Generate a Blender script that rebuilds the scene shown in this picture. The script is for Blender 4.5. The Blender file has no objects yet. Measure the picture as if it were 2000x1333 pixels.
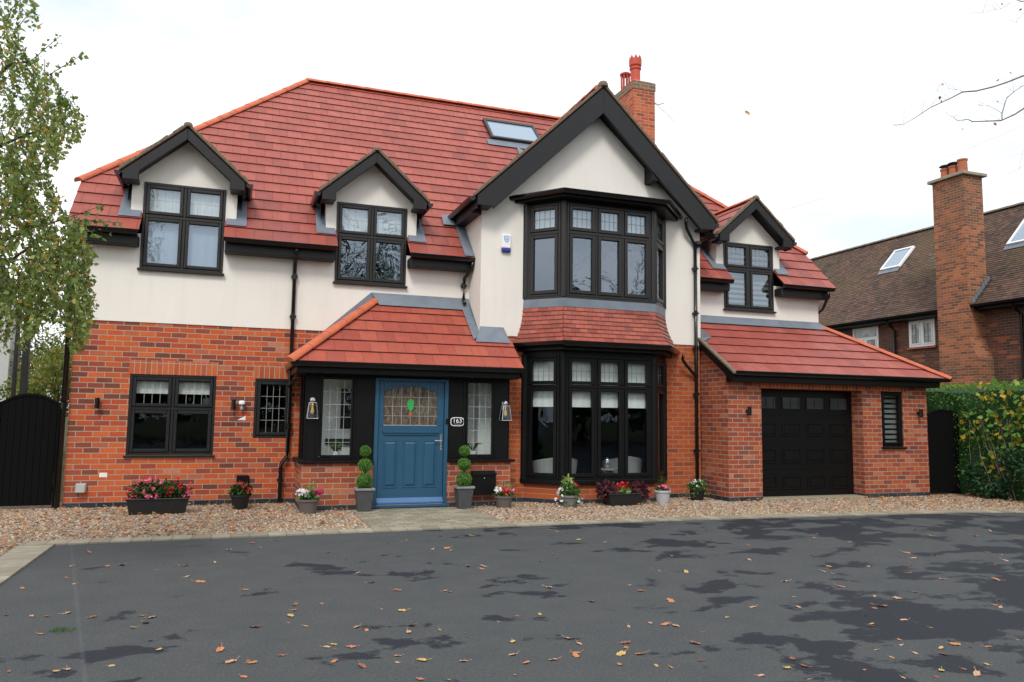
import bpy, math, random
import numpy as np
from mathutils import Matrix, Vector
random.seed(7); rng = np.random.default_rng(11)
sc = bpy.context.scene; COL = sc.collection
R = math.radians
# ------------------------------------------------------------------ camera
CAM = Vector((0.0, -13.83, 1.54)); FPX = 1500.0
ROWS = [(0.941617, -0.336434, 0.013006), (0.044586, 0.086313, -0.99527), (0.33372, 0.937743, 0.096274)]
cam = bpy.data.cameras.new('camera'); co = bpy.data.objects.new('camera', cam); COL.objects.link(co)
cam.sensor_width = 36; cam.lens = FPX/2000*36; cam.clip_end = 1500; cam.clip_start = .05
rt, dn, fw = [Vector(r).normalized() for r in ROWS]
m = Matrix((rt, -dn, -fw)).transposed().to_4x4(); m.translation = CAM
co.matrix_world = m; sc.camera = co
def at(px, py, X=None, Y=None, Z=None):
    d = rt*((px-1000)/FPX)+dn*((py-666.5)/FPX)+fw
    if Y is not None: t = (Y-CAM.y)/d.y
    elif Z is not None: t = (Z-CAM.z)/d.z
    else: t = (X-CAM.x)/d.x
    return CAM+d*t
# ------------------------------------------------------------------ mesh builder
class MB:
    def __init__(s, M=None): s.v = []; s.f = []; s.uv = []; s.M = M
    def add(s, pts, faces, uvs=None):
        o = len(s.v)
        for p in pts:
            p = Vector(p); s.v.append(tuple(s.M@p) if s.M else tuple(p))
        for i, f in enumerate(faces):
            s.f.append([o+k for k in f])
            if uvs: s.uv.extend([uvs[k] for k in f])
            else: s.uv.extend([(0, 0)]*len(f))
        return s
    def poly(s, pts, uvs=None): return s.add(pts, [list(range(len(pts)))], uvs)
    def box(s, x0, x1, y0, y1, z0, z1):
        return s.add([(x0,y0,z0),(x1,y0,z0),(x1,y1,z0),(x0,y1,z0),(x0,y0,z1),(x1,y0,z1),(x1,y1,z1),(x0,y1,z1)],
            [(0,3,2,1),(4,5,6,7),(0,1,5,4),(1,2,6,5),(2,3,7,6),(3,0,4,7)])
    def prism(s, poly, d):          # polygon of 3D points extruded by vector d
        n = len(poly); d = Vector(d); a = [Vector(p) for p in poly]; b = [p+d for p in a]
        return s.add(a+b, [list(range(n))[::-1], list(range(n, 2*n))]+[(i, (i+1) % n, n+(i+1) % n, n+i) for i in range(n)])
    def tube(s, path, r, n=8, r2=None):
        P = [Vector(p) for p in path]; k = len(P); pts = []
        for i, p in enumerate(P):
            t = (P[min(i+1, k-1)]-P[max(i-1, 0)]).normalized()
            a = t.cross(Vector((0, 0, 1)))
            if a.length < .05: a = t.cross(Vector((0, 1, 0)))
            a.normalize(); b = t.cross(a).normalized()
            rr = r if r2 is None else r+(r2-r)*i/(k-1)
            for j in range(n):
                an = 2*math.pi*j/n; pts.append(p+a*math.cos(an)*rr+b*math.sin(an)*rr)
        fs = [(i*n+j, i*n+(j+1) % n, (i+1)*n+(j+1) % n, (i+1)*n+j) for i in range(k-1) for j in range(n)]
        fs += [list(range(n))[::-1], list(range((k-1)*n, k*n))]
        return s.add(pts, fs)
    def lathe(s, c, prof, n=20, sq=None):
        pts = []; c = Vector(c)
        for r, z in prof:
            for j in range(n):
                a = 2*math.pi*(j+.5)/n; pts.append(c+Vector((math.cos(a)*r, math.sin(a)*r, z)))
        fs = [(i*n+j, i*n+(j+1) % n, (i+1)*n+(j+1) % n, (i+1)*n+j) for i in range(len(prof)-1) for j in range(n)]
        fs += [list(range(n))[::-1], list(range((len(prof)-1)*n, len(prof)*n))]
        return s.add(pts, fs)
    def sweep(s, prof, path, side):
        # prof: (out,up) points (closed), path: 3D points at one level, side: outward 2D vectors per point
        k = len(prof); pts = []
        for p, o in zip(path, side):
            for a, b in prof: pts.append((p[0]+o[0]*a, p[1]+o[1]*a, p[2]+b))
        n = len(path)
        fs = [(i*k+j, (i+1)*k+j, (i+1)*k+(j+1) % k, i*k+(j+1) % k) for i in range(n-1) for j in range(k)]
        fs += [list(range(k)), list(range((n-1)*k, n*k))[::-1]]
        return s.add(pts, fs)
    def build(s, name, mat, parent=None, smooth=False, bevel=0, seg=1, fix=True):
        me = bpy.data.meshes.new(name); me.from_pydata(s.v, [], s.f)
        uvl = me.uv_layers.new(name='UVMap'); uvl.data.foreach_set('uv', np.array(s.uv, dtype=np.float32).ravel())
        if fix:
            import bmesh
            bm = bmesh.new(); bm.from_mesh(me); bmesh.ops.recalc_face_normals(bm, faces=bm.faces); bm.to_mesh(me); bm.free()
        if smooth: me.polygons.foreach_set('use_smooth', [True]*len(me.polygons))
        me.materials.append(mat)
        o = bpy.data.objects.new(name, me); COL.objects.link(o)
        if parent: o.parent = parent
        if bevel:
            b = o.modifiers.new('bevel', 'BEVEL'); b.width = bevel; b.segments = seg; b.limit_method = 'ANGLE'; b.angle_limit = R(40)
        return o
def thing(name, label, cat, loc=(0, 0, 0), rz=0, group=None, scale=1):
    o = bpy.data.objects.new(name, None); COL.objects.link(o); o.location = loc; o.rotation_euler = (0, 0, rz); o.scale = (scale,)*3
    o.empty_display_size = .2; tag(o, label, cat, group); return o
def tag(o, label=None, cat=None, group=None, kind=None):
    if label: o['label'] = label
    if cat: o['category'] = cat
    if group: o['group'] = group
    if kind: o['kind'] = kind
    return o
def rect_sheet(name, pts, mat, z):
    return MB().poly([(x, y, z) for x, y in pts]).build(name, mat, fix=False)
# ------------------------------------------------------------------ materials
class NT:
    def __init__(s, name):
        s.m = bpy.data.materials.new(name); s.m.use_nodes = True; s.t = s.m.node_tree; s.t.nodes.clear()
        s.out = s.n('ShaderNodeOutputMaterial'); s.b = s.n('ShaderNodeBsdfPrincipled'); s.l(s.b.outputs[0], s.out.inputs[0])
    def n(s, t, **k):
        q = s.t.nodes.new(t)
        for a, b in k.items(): setattr(q, a, b)
        return q
    def l(s, a, b): s.t.links.new(a, b)
    def val(s, sock, v):
        if hasattr(v, 'type') and hasattr(v, 'is_linked'): s.l(v, sock)
        elif isinstance(v, (tuple, list)) and len(v) == 3 and sock.type == 'RGBA': sock.default_value = (*v, 1)
        else: sock.default_value = v
    def math(s, op, a, b=0, c=0):
        q = s.n('ShaderNodeMath', operation=op); s.val(q.inputs[0], a); s.val(q.inputs[1], b); s.val(q.inputs[2], c); return q.outputs[0]
    def pos(s): return s.n('ShaderNodeNewGeometry').outputs['Position']
    def objc(s): return s.n('ShaderNodeTexCoord').outputs['Object']
    def noise(s, vec, scale, detail=3, rough=.5, dist=0, col=False):
        q = s.n('ShaderNodeTexNoise'); s.l(vec, q.inputs['Vector']); q.inputs['Scale'].default_value = scale
        q.inputs['Detail'].default_value = detail; q.inputs['Roughness'].default_value = rough; q.inputs['Distortion'].default_value = dist
        return q.outputs[1 if col else 0]
    def ramp(s, fac, stops, interp='LINEAR'):
        q = s.n('ShaderNodeValToRGB'); s.val(q.inputs[0], fac); e = q.color_ramp.elements; q.color_ramp.interpolation = interp
        while len(e) > 1: e.remove(e[0])
        e[0].position = stops[0][0]; c = stops[0][1]; e[0].color = (*c, 1) if isinstance(c, tuple) else (c, c, c, 1)
        for p, c in stops[1:]:
            x = e.new(p); x.color = (*c, 1) if isinstance(c, tuple) else (c, c, c, 1)
        return q.outputs[0]
    def mix(s, f, a, b, mode='MIX'):
        q = s.n('ShaderNodeMix', data_type='RGBA', blend_type=mode); s.val(q.inputs[0], f); s.val(q.inputs[6], a); s.val(q.inputs[7], b); return q.outputs[2]
    def bump(s, h, strength=.3, dist=.01, prev=None):
        q = s.n('ShaderNodeBump'); q.inputs['Strength'].default_value = strength; q.inputs['Distance'].default_value = dist
        s.l(h, q.inputs['Height'])
        if prev: s.l(prev, q.inputs['Normal'])
        return q.outputs[0]
    def scalev(s, vec, sc_):
        q = s.n('ShaderNodeMapping'); s.l(vec, q.inputs[0]); q.inputs['Scale'].default_value = sc_; return q.outputs[0]
    def fin(s, col=None, rough=.7, normal=None, spec=None, metal=None):
        if col is not None: s.val(s.b.inputs['Base Color'], col)
        s.val(s.b.inputs['Roughness'], rough)
        if normal: s.l(normal, s.b.inputs['Normal'])
        if spec is not None: s.val(s.b.inputs['Specular IOR Level'], spec)
        if metal is not None: s.val(s.b.inputs['Metallic'], metal)
        return s.m
def plain(name, col, rough=.5, var=.12, nscale=6, bump=.05, bscale=60, spec=None, metal=None):
    t = NT(name); p = t.objc(); n = t.noise(p, nscale, 4)
    c = t.mix(n, tuple(x*(1-var) for x in col), tuple(min(1, x*(1+var)) for x in col))
    nb = t.bump(t.noise(p, bscale, 3), bump, .01) if bump else None
    rr = t.math('ADD', rough-.06, t.math('MULTIPLY', t.noise(p, nscale*2, 3), .12))
    return t.fin(c, rr, nb, spec, metal)
def uvec(t):
    g = t.n('ShaderNodeNewGeometry'); p = t.n('ShaderNodeSeparateXYZ'); t.l(g.outputs['Position'], p.inputs[0])
    nn = t.n('ShaderNodeSeparateXYZ'); t.l(g.outputs['True Normal'], nn.inputs[0])
    ax = t.math('ABSOLUTE', nn.outputs[0]); ay = t.math('ABSOLUTE', nn.outputs[1])
    u = t.math('ADD', t.math('MULTIPLY', p.outputs[0], ay), t.math('MULTIPLY', p.outputs[1], ax))
    return u, p.outputs[2], g.outputs['Position']
def brick(name, stops, mortar=(.46, .35, .25), w=.238, h=.086, ms=.0075, plinth=True, rot=False, uoff=0., voff=0., stain=.35, dark=None):
    t = NT(name); u, z, pos = uvec(t)
    cb = t.n('ShaderNodeCombineXYZ')
    wob = t.math('MULTIPLY', t.math('SUBTRACT', t.noise(pos, 9, 2), .5), .006)
    t.l(t.math('ADD', t.math('ADD', u, uoff), wob), cb.inputs[0]); t.l(t.math('ADD', t.math('ADD', z, voff), wob), cb.inputs[1])
    q = t.n('ShaderNodeTexBrick'); t.l(cb.outputs[0], q.inputs['Vector'])
    q.inputs['Scale'].default_value = 1; q.inputs['Brick Width'].default_value = w; q.inputs['Row Height'].default_value = h
    q.inputs['Mortar Size'].default_value = ms; q.inputs['Mortar Smooth'].default_value = .25; q.inputs['Bias'].default_value = 0
    q.inputs['Color1'].default_value = (0, 0, 0, 1); q.inputs['Color2'].default_value = (1, 1, 1, 1); q.inputs['Mortar'].default_value = (.5, .5, .5, 1)
    if rot: q.offset = 0
    rnd = q.outputs['Color']
    c = t.ramp(rnd, stops)
    n1 = t.noise(pos, 26, 5, .65); c = t.mix(t.ramp(n1, [(.35, 0.), (.8, .5)]), c, tuple(x*.62 for x in stops[len(stops)//2][1]))
    n2 = t.noise(pos, 2.2, 5, .65); c = t.mix(t.ramp(n2, [(.56, 0.), (.78, stain)]), c, (.2, .1, .07)); n5 = t.noise(pos, 4.7, 6, .7); c = t.mix(t.ramp(n5, [(.62, 0.), (.72, .3)]), c, (.5, .36, .28))
    n4 = t.noise(pos, 1.1, 2); c = t.mix(t.ramp(n4, [(.35, 0.), (.7, .3)]), c, tuple(x*.8 for x in stops[-2][1]))
    if dark:
        d2 = t.noise(pos, .7, 3, .6, .4); c = t.mix(t.ramp(d2, [(.45, 0.), (.6, .8)]), c, dark)
    n3 = t.noise(pos, 60, 3); mc = t.mix(n3, tuple(x*.75 for x in mortar), mortar)
    c = t.mix(q.outputs['Fac'], c, mc)
    if plinth:
        k = t.math('LESS_THAN', z, .082); c = t.mix(k, c, t.mix(q.outputs['Fac'], t.mix(rnd, (.02, .024, .032), (.05, .055, .065)), (.16, .15, .14)))
    hgt = t.math('SUBTRACT', t.math('MULTIPLY', n1, .35), q.outputs['Fac'])
    return t.fin(c, .85, t.bump(hgt, .6, .006), .25)
def tiles(name, stops, w=.3, h=.335, moss=0, mosscol=(.12, .12, .03), rough=.5, off=0.):
    t = NT(name); uv = t.n('ShaderNodeUVMap').outputs[0]; pos = t.pos()
    mp = t.n('ShaderNodeMapping'); t.l(uv, mp.inputs[0]); mp.inputs['Location'].default_value = (off, .0, 0)
    q = t.n('ShaderNodeTexBrick'); t.l(mp.outputs[0], q.inputs['Vector']); q.inputs['Scale'].default_value = 1
    q.inputs['Brick Width'].default_value = w; q.inputs['Row Height'].default_value = h; q.inputs['Mortar Size'].default_value = .0035
    q.inputs['Mortar Smooth'].default_value = .2; q.inputs['Color1'].default_value = (0, 0, 0, 1); q.inputs['Color2'].default_value = (1, 1, 1, 1)
    c = t.ramp(q.outputs['Color'], stops)
    n1 = t.noise(pos, 7, 5, .65); c = t.mix(t.ramp(n1, [(.35, 0.), (.75, .5)]), c, tuple(x*.72 for x in stops[0][1]))
    n0 = t.noise(pos, .9, 3, .6); c = t.mix(t.ramp(n0, [(.4, 0.), (.7, .35)]), c, tuple(x*1.15 for x in stops[-1][1]))
    if moss:
        n2 = t.noise(pos, .45, 5, .7); c = t.mix(t.ramp(n2, [(.42, 0.), (.66, moss)]), c, mosscol)
        n3 = t.noise(pos, 9, 4, .7); c = t.mix(t.ramp(n3, [(.5, 0.), (.62, moss*.7)]), c, tuple(x*.7 for x in mosscol))
    sp_ = t.noise(pos, 16, 6, .75); c = t.mix(t.ramp(sp_, [(.56, 0.), (.68, .45)]), c, (.16, .075, .06)); rs = t.noise(t.scalev(pos, (7, 1.2, 1.2)), 1, 4, .6); c = t.mix(t.ramp(rs, [(.5, 0.), (.75, .3)]), c, (.22, .08, .065))
    c = t.mix(q.outputs['Fac'], c, tuple(x*.35 for x in stops[0][1]))
    hgt = t.math('SUBTRACT', t.math('MULTIPLY', t.noise(pos, 45, 3), .25), q.outputs['Fac'])
    return t.fin(c, t.math('ADD', rough-.08, t.math('MULTIPLY', n1, .2)), t.bump(hgt, .35, .005), .35)
M = {}
M['brick'] = brick('brick_red_mixed', [(0, (.09, .04, .035)), (.15, (.17, .055, .045)), (.25, (.3, .058, .042)), (.42, (.44, .075, .034)), (.6, (.57, .10, .029)), (.85, (.66, .145, .04)), (.95, (.42, .12, .065)), (1, (.58, .26, .17))], voff=.004)
M['brick_wing'] = brick('brick_orange', [(0, (.2, .06, .04)), (.22, (.38, .08, .035)), (.6, (.43, .092, .028)), (1, (.5, .115, .038))], mortar=(.42, .25, .15), uoff=.1, voff=.004)
M['brick_new'] = brick('brick_garage', [(0, (.13, .065, .06)), (.18, (.22, .06, .048)), (.35, (.29, .058, .034)), (.65, (.41, .085, .037)), (.9, (.46, .13, .055)), (1, (.5, .22, .15))], mortar=(.44, .34, .25), uoff=.05, voff=.004)
M['soldier'] = brick('brick_soldier_course', [(0, (.24, .075, .045)), (.3, (.5, .11, .045)), (1, (.62, .15, .05))], w=.084, h=.26, rot=True, plinth=False, voff=.02)
M['brick_chim'] = brick('brick_chimney', [(0, (.2, .07, .05)), (.3, (.45, .1, .05)), (1, (.62, .17, .07))], plinth=False, stain=.5)
M['brick_old'] = brick('brick_brown_weathered', [(0, (.07, .042, .035)), (.55, (.13, .062, .045)), (.86, (.18, .08, .055)), (.9, (.38, .11, .045)), (1, (.42, .12, .05))], mortar=(.2, .16, .13), w=.235, h=.078, plinth=False, dark=(.085, .055, .045))
M['brick_oldchim'] = brick('brick_neighbour_chimney', [(0, (.1, .055, .04)), (.3, (.2, .085, .05)), (.5, (.4, .13, .055)), (1, (.5, .18, .075))], mortar=(.36, .28, .21), w=.235, h=.078, plinth=False, dark=(.15, .075, .045))
RT = [(0, (.25, .060, .048)), (.3, (.315, .070, .052)), (.7, (.36, .082, .059)), (1, (.39, .1, .073))]
M['tiles'] = tiles('roof_tiles_red', RT); M['tiles_p'] = tiles('porch_tiles_red', [(0, (.32, .065, .045)), (.5, (.38, .078, .05)), (1, (.43, .1, .06))], h=.32, w=.29)
M['tiles_g'] = tiles('garage_tiles_red', [(0, (.29, .06, .045)), (.5, (.34, .072, .052)), (1, (.39, .1, .075))], h=.36)
M['tiles_s'] = tiles('plain_tiles_red', [(0, (.2, .05, .038)), (.4, (.33, .075, .05)), (1, (.42, .11, .07))], w=.165, h=.1)
M['tiles_n'] = tiles('old_plain_tiles', [(0, (.04, .032, .03)), (.4, (.09, .056, .048)), (.85, (.15, .085, .065)), (1, (.2, .1, .07))], w=.165, h=.1, moss=.42, mosscol=(.1, .095, .032), rough=.85)
M['moss'] = plain('mossy_verge_mortar', (.17, .13, .09), .95, .45, 14, .6, 30)
M['ridge'] = plain('terracotta_ridge', (.52, .125, .055), .65, .4, 5, .1, 40)
M['render'] = None
t = NT('cream_render'); p = t.pos(); a = t.noise(p, 1.3, 4); st = t.noise(t.scalev(p, (6, 6, .5)), 1, 4, .6)
c = t.mix(a, (.78, .74, .675), (.85, .81, .75)); c = t.mix(t.ramp(st, [(.5, 0.), (.8, .16)]), c, (.55, .5, .45))
M['render'] = t.fin(c, .92, t.bump(t.noise(p, 160, 3), .25, .004), .2)
M['black'] = plain('black_paint_wood', (.0055, .0055, .006), .42, .25, 8, .08, 50, .22)
M['fascia'] = plain('charcoal_painted_timber', (.014, .014, .015), .5, .3, 6, .15, 40, .35)
M['pvc'] = plain('black_plastic_pipe', (.006, .006, .0065), .22, .2, 8, 0, 50, .5)
M['frame'] = plain('anthracite_window_frame', (.016, .014, .013), .38, .15, 9, .05, 90, .45)
M['gfloorframe'] = plain('dark_grey_window_frame', (.013, .014, .015), .38, .15, 9, .05, 90, .45)
M['lead'] = plain('lead_sheet', (.16, .19, .23), .5, .3, 5, .25, 18, .5)
M['leading'] = plain('lead_came', (.36, .36, .36), .35, .1, 20, 0)
M['leadingdark'] = plain('lead_came_dark', (.16, .17, .17), .5, .1, 20, 0)
M['blue'] = plain('blue_door_paint', (.018, .083, .155), .42, .08, 5, .05, 60, .5)
M['bluelight'] = plain('blue_weatherboard', (.06, .15, .33), .3, .08, 5, .03, 60, .5)
M['chrome'] = plain('polished_steel', (.7, .7, .71), .15, .05, 8, 0, 40, None, .8)
M['white'] = plain('white_plastic', (.88, .88, .88), .35, .05, 8, .02)
M['grey'] = plain('grey_plastic', (.38, .38, .36), .45, .1, 8, .05)
M['blueplastic'] = plain('blue_plastic', (.02, .03, .25), .3, .1, 8, 0)
M['logo'] = plain('light_blue_print', (.1, .33, .6), .4, .05, 8, 0)
M['blind'] = plain('white_fabric_blind', (.75, .77, .74), .9, .08, 3, .15, 120)
M['stripe'] = plain('grey_striped_blind', (.2, .22, .22), .9, .1, 3, .1, 120)
M['sheetblue'] = plain('grey_blue_sheet', (.34, .4, .5), .85, .06, 2, .1, 120)  # plain grey blue tone behind the left dormer's lower panes
M['wallint'] = plain('interior_wall', (.5, .54, .5), .9, .08, 2, .02)
M['hallint'] = plain('white_hall_wall', (.86, .88, .84), .9, .03, 2, 0)
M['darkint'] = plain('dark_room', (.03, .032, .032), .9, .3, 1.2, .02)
M['grit'] = plain('grey_tub_fabric', (.42, .43, .42), .9, .1, 8, .2, 200)
M['terra'] = plain('terracotta_pot', (.5, .07, .04), .6, .2, 6, .1, 30)
M['terra2'] = plain('weathered_clay_pot', (.38, .12, .06), .8, .3, 5, .2, 30)
M['soil'] = plain('potting_soil', (.02, .014, .01), 1, .4, 30, .6, 60)
M['stone'] = plain('concrete_cap', (.3, .26, .19), .9, .3, 8, .3, 40)
M['bark'] = plain('tree_bark', (.05, .037, .028), .95, .5, 12, .8, 25)
M['twig'] = plain('twig_bark', (.2, .15, .13), .9, .3, 12, .2, 25)
M['pebble'] = plain('pebbledash', (.5, .5, .49), .95, .35, 60, .8, 90)
M['wire'] = plain('grey_cable', (.6, .63, .66), .6, .1, 5, 0)
M['boards'] = None
t = NT('black_stained_boards'); p = t.objc(); sx = t.n('ShaderNodeSeparateXYZ'); t.l(p, sx.inputs[0])
g = t.noise(t.scalev(p, (22, 22, 1.2)), 3, 4, .6)
c = t.mix(g, (.002, .002, .0025), (.007, .007, .007)); M['boards'] = t.fin(c, .85, t.bump(g, .35, .01), .1)
# glass: real see-through pane with a mirror coat, slightly wavy
def glass(name, wav, ior=1.9, tint=(.86, .9, .9), sc_=2.2):
    t = NT(name); p = t.pos(); t.t.nodes.remove(t.b)
    f0 = ((ior-1)/(ior+1))**2; g_ = t.n('ShaderNodeNewGeometry'); dt = t.n('ShaderNodeVectorMath', operation='DOT_PRODUCT')
    t.l(g_.outputs['Incoming'], dt.inputs[0]); t.l(g_.outputs['Normal'], dt.inputs[1]); c5 = t.math('POWER', t.math('SUBTRACT', 1, t.math('ABSOLUTE', dt.outputs['Value'])), 5)
    frs = t.math('ADD', f0, t.math('MULTIPLY', c5, 1-f0))
    tr = t.n('ShaderNodeBsdfTransparent'); tr.inputs[0].default_value = (*tint, 1)
    gl = t.n('ShaderNodeBsdfGlossy'); gl.inputs['Roughness'].default_value = .01; gl.inputs[0].default_value = (.74, .86, 1, 1)
    b = t.bump(t.noise(p, sc_, 3, .5, .6), wav, .02); t.l(b, gl.inputs['Normal'])
    mx = t.n('ShaderNodeMixShader'); t.l(frs, mx.inputs[0]); t.l(tr.outputs[0], mx.inputs[1]); t.l(gl.outputs[0], mx.inputs[2]); t.l(mx.outputs[0], t.out.inputs[0])
    return t.m
M['glass'] = glass('window_glass', .1, 2.7); M['glasswavy'] = glass('old_wavy_glass', .4, 2.8, (.8, .85, .87), 3.2)
M['glasslow'] = glass('ground_floor_glass', .1, 1.55)
t = NT('obscured_stained_glass'); p = t.pos(); v = t.noise(t.scalev(p, (9, 9, 2.2)), 2.5, 6, .7, 1.2)
c = t.ramp(v, [(.3, (.03, .022, .015)), (.5, (.11, .085, .06)), (.62, (.2, .18, .15)), (.72, (.12, .11, .04)), (.85, (.35, .33, .3))])
M['obscure'] = t.fin(c, .12, t.bump(t.noise(p, 60, 3), .4, .005), .6)
M['greenglass'] = plain('green_glass', (.05, .42, .12), .12, .2, 30, .1); M['amber'] = plain('amber_glass', (.4, .14, .05), .15, .1, 8, 0)
# foliage
def leafmat(name, stops, trans=.35, rough=.5):
    t = NT(name); g = t.n('ShaderNodeNewGeometry'); c = t.ramp(g.outputs['Random Per Island'], stops)
    big = t.noise(g.outputs['Position'], 2.2, 2); c = t.mix(t.ramp(big, [(.3, 0.), (.7, .35)]), c, stops[0][1])
    t.fin(c, rough, None, .4)
    tl = t.n('ShaderNodeBsdfTranslucent'); t.l(c, tl.inputs[0]); mx = t.n('ShaderNodeMixShader'); mx.inputs[0].default_value = trans
    t.l(t.b.outputs[0], mx.inputs[1]); t.l(tl.outputs[0], mx.inputs[2]); t.l(mx.outputs[0], t.out.inputs[0]); return t.m
M['birch'] = leafmat('birch_leaves', [(0, (.13, .2, .04)), (.4, (.24, .33, .08)), (.75, (.36, .45, .14)), (.9, (.46, .5, .18)), (.93, (.75, .45, .08)), (1, (.6, .33, .07))], .5)
M['dkleaf'] = leafmat('dark_green_leaves', [(0, (.015, .05, .012)), (.6, (.035, .1, .02)), (1, (.08, .17, .03))])
M['hedge'] = leafmat('hedge_leaves', [(0, (.06, .17, .015)), (.5, (.13, .3, .03)), (1, (.26, .46, .05))])
M['vine'] = leafmat('climber_leaves', [(0, (.08, .2, .03)), (.45, (.18, .34, .06)), (.68, (.36, .42, .08)), (.76, (.7, .45, .05)), (1, (.72, .38, .04))])
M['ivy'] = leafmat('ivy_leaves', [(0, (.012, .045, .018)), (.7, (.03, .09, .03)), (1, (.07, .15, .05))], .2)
M['box'] = leafmat('box_topiary', [(0, (.07, .2, .025)), (.5, (.14, .34, .05)), (1, (.25, .48, .09))], .35)
M['plant'] = leafmat('bedding_leaves', [(0, (.03, .08, .02)), (.6, (.08, .19, .04)), (1, (.2, .32, .08))])
M['lime'] = leafmat('variegated_leaves', [(0, (.12, .25, .05)), (.6, (.3, .42, .1)), (1, (.5, .55, .25))])
M['heuchera'] = leafmat('purple_leaves', [(0, (.05, .012, .02)), (.6, (.12, .025, .035)), (1, (.2, .05, .06))])
M['autumn'] = leafmat('background_autumn_leaves', [(0, (.07, .12, .02)), (.5, (.17, .23, .05)), (.85, (.34, .33, .07)), (1, (.4, .22, .05))], .5)
for k, c in dict(red=(.6, .015, .03), pink=(.8, .16, .3), whitef=(.85, .8, .82), magenta=(.6, .02, .16)).items(): M[k] = plain(k+'_petals', c, .6, .2, 20, 0)
def drymat(name, c): return plain(name, c, .7, .3, 25, .4, 60)
LEAFC = {'orange': (.46, .19, .075), 'brown': (.24, .095, .06), 'yellow': (.5, .33, .11), 'tan': (.5, .29, .17)}
for k, c in LEAFC.items(): M['dry_'+k] = drymat('dry_leaf_'+k, c)
# ground materials
t = NT('tarmac'); p = t.pos(); s = t.n('ShaderNodeSeparateXYZ'); t.l(p, s.inputs[0])
big = t.math('ADD', t.math('MULTIPLY', t.noise(t.scalev(p, (.7, 1.0, 1)), .7, 2, .5, .3), .36), t.math('MULTIPLY', t.noise(t.scalev(p, (.75, 1.05, 1)), 1.9, 9, .62, .2), .64))
gx = t.n('ShaderNodeMapRange'); t.l(s.outputs[0], gx.inputs[0]); gx.inputs[1].default_value = -2; gx.inputs[2].default_value = 9; gx.inputs[3].default_value = -.075; gx.inputs[4].default_value = .04
gy = t.n('ShaderNodeMapRange'); t.l(s.outputs[1], gy.inputs[0]); gy.inputs[1].default_value = -8; gy.inputs[2].default_value = -10.2; gy.inputs[3].default_value = 0; gy.inputs[4].default_value = .07
bb = t.math('ADD', t.math('ADD', big, gx.outputs[0]), gy.outputs[0]); bb = t.math('ADD', bb, t.math('MULTIPLY', t.math('SUBTRACT', t.noise(p, 38, 4, .7), .5), .045)); wet = t.ramp(bb, [(.529, 0.), (.546, 1.)])
fine = t.noise(p, 140, 3, .7); mid = t.noise(p, 2.5, 6, .65)
vor = t.n('ShaderNodeTexVoronoi'); t.l(p, vor.inputs['Vector']); vor.inputs['Scale'].default_value = 130
cs = t.noise(p, 45, 2, .6); dry = t.mix(t.ramp(fine, [(.35, 0.), (.65, 1.)]), (.030, .0325, .034), (.108, .113, .115)); dry = t.mix(t.ramp(cs, [(.52, 0.), (.62, .45)]), dry, (.115, .118, .117)); dry = t.mix(t.ramp(mid, [(.3, 0.), (.75, .5)]), dry, (.042, .050, .056))
wetc = t.mix(t.ramp(fine, [(.35, 0.), (.65, 1.)]), (.005, .0075, .013), (.026, .031, .040)); c = t.mix(wet, dry, wetc)
la, lb_ = at(140, 1080, Z=0), at(166, 1330, Z=0); ldx, ldy = (lb_-la).normalized().x, (lb_-la).normalized().y
dl = t.math('ABSOLUTE', t.math('SUBTRACT', t.math('MULTIPLY', t.math('SUBTRACT', s.outputs[0], la.x), ldy), t.math('MULTIPLY', t.math('SUBTRACT', s.outputs[1], la.y), ldx)))
dl = t.math('ADD', dl, t.math('MULTIPLY', t.noise(p, 6, 3), .02)); c = t.mix(t.ramp(dl, [(.01, .2), (.03, 0.)]), c, (.16, .165, .16))
M['tarmac'] = t.fin(c, t.math('SUBTRACT', .88, t.math('MULTIPLY', wet, .2)), t.bump(t.math('ADD', vor.outputs[0], fine), .45, .006), .3)
t = NT('gravel'); p = t.pos(); vor = t.n('ShaderNodeTexVoronoi'); t.l(p, vor.inputs['Vector']); vor.inputs['Scale'].default_value = 42
sh = t.n('ShaderNodeSeparateColor'); t.l(vor.outputs['Color'], sh.inputs[0])
GR = [(0, (.16, .1, .07)), (.2, (.42, .3, .2)), (.42, (.56, .43, .3)), (.6, (.3, .25, .21)), (.8, (.72, .63, .5)), (.9, (.5, .36, .26)), (1, (.5, .24, .13))]
c = t.ramp(sh.outputs[0], GR); c = t.mix(t.ramp(vor.outputs['Distance'], [(.25, 0.), (.8, .85)]), c, (.07, .05, .04))
inv = t.math('SUBTRACT', 1, vor.outputs['Distance']); M['gravel'] = t.fin(c, .85, t.bump(inv, 1, .015), .3)
t = NT('gravel_stones'); g = t.n('ShaderNodeNewGeometry'); M['stones'] = t.fin(t.ramp(g.outputs['Random Per Island'], GR), .75, None, .35)
def paver(name, w, h, cs, rot=False):
    t = NT(name); p = t.pos(); mp = t.n('ShaderNodeMapping'); t.l(p, mp.inputs[0])
    if rot: mp.inputs['Rotation'].default_value = (0, 0, R(90))
    q = t.n('ShaderNodeTexBrick'); t.l(mp.outputs[0], q.inputs['Vector']); q.inputs['Scale'].default_value = 1; q.inputs['Brick Width'].default_value = w
    q.inputs['Row Height'].default_value = h; q.inputs['Mortar Size'].default_value = .004; q.inputs['Color1'].default_value = (0, 0, 0, 1); q.inputs['Color2'].default_value = (1, 1, 1, 1)
    c = t.ramp(q.outputs['Color'], cs); n = t.noise(p, 5, 5, .65); c = t.mix(t.ramp(n, [(.35, 0.), (.75, .6)]), c, (.16, .15, .1))
    c = t.mix(q.outputs['Fac'], c, (.1, .09, .06)); return t.fin(c, .85, t.bump(t.math('SUBTRACT', t.noise(p, 70, 3), q.outputs['Fac']), .4, .005), .3)
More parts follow.
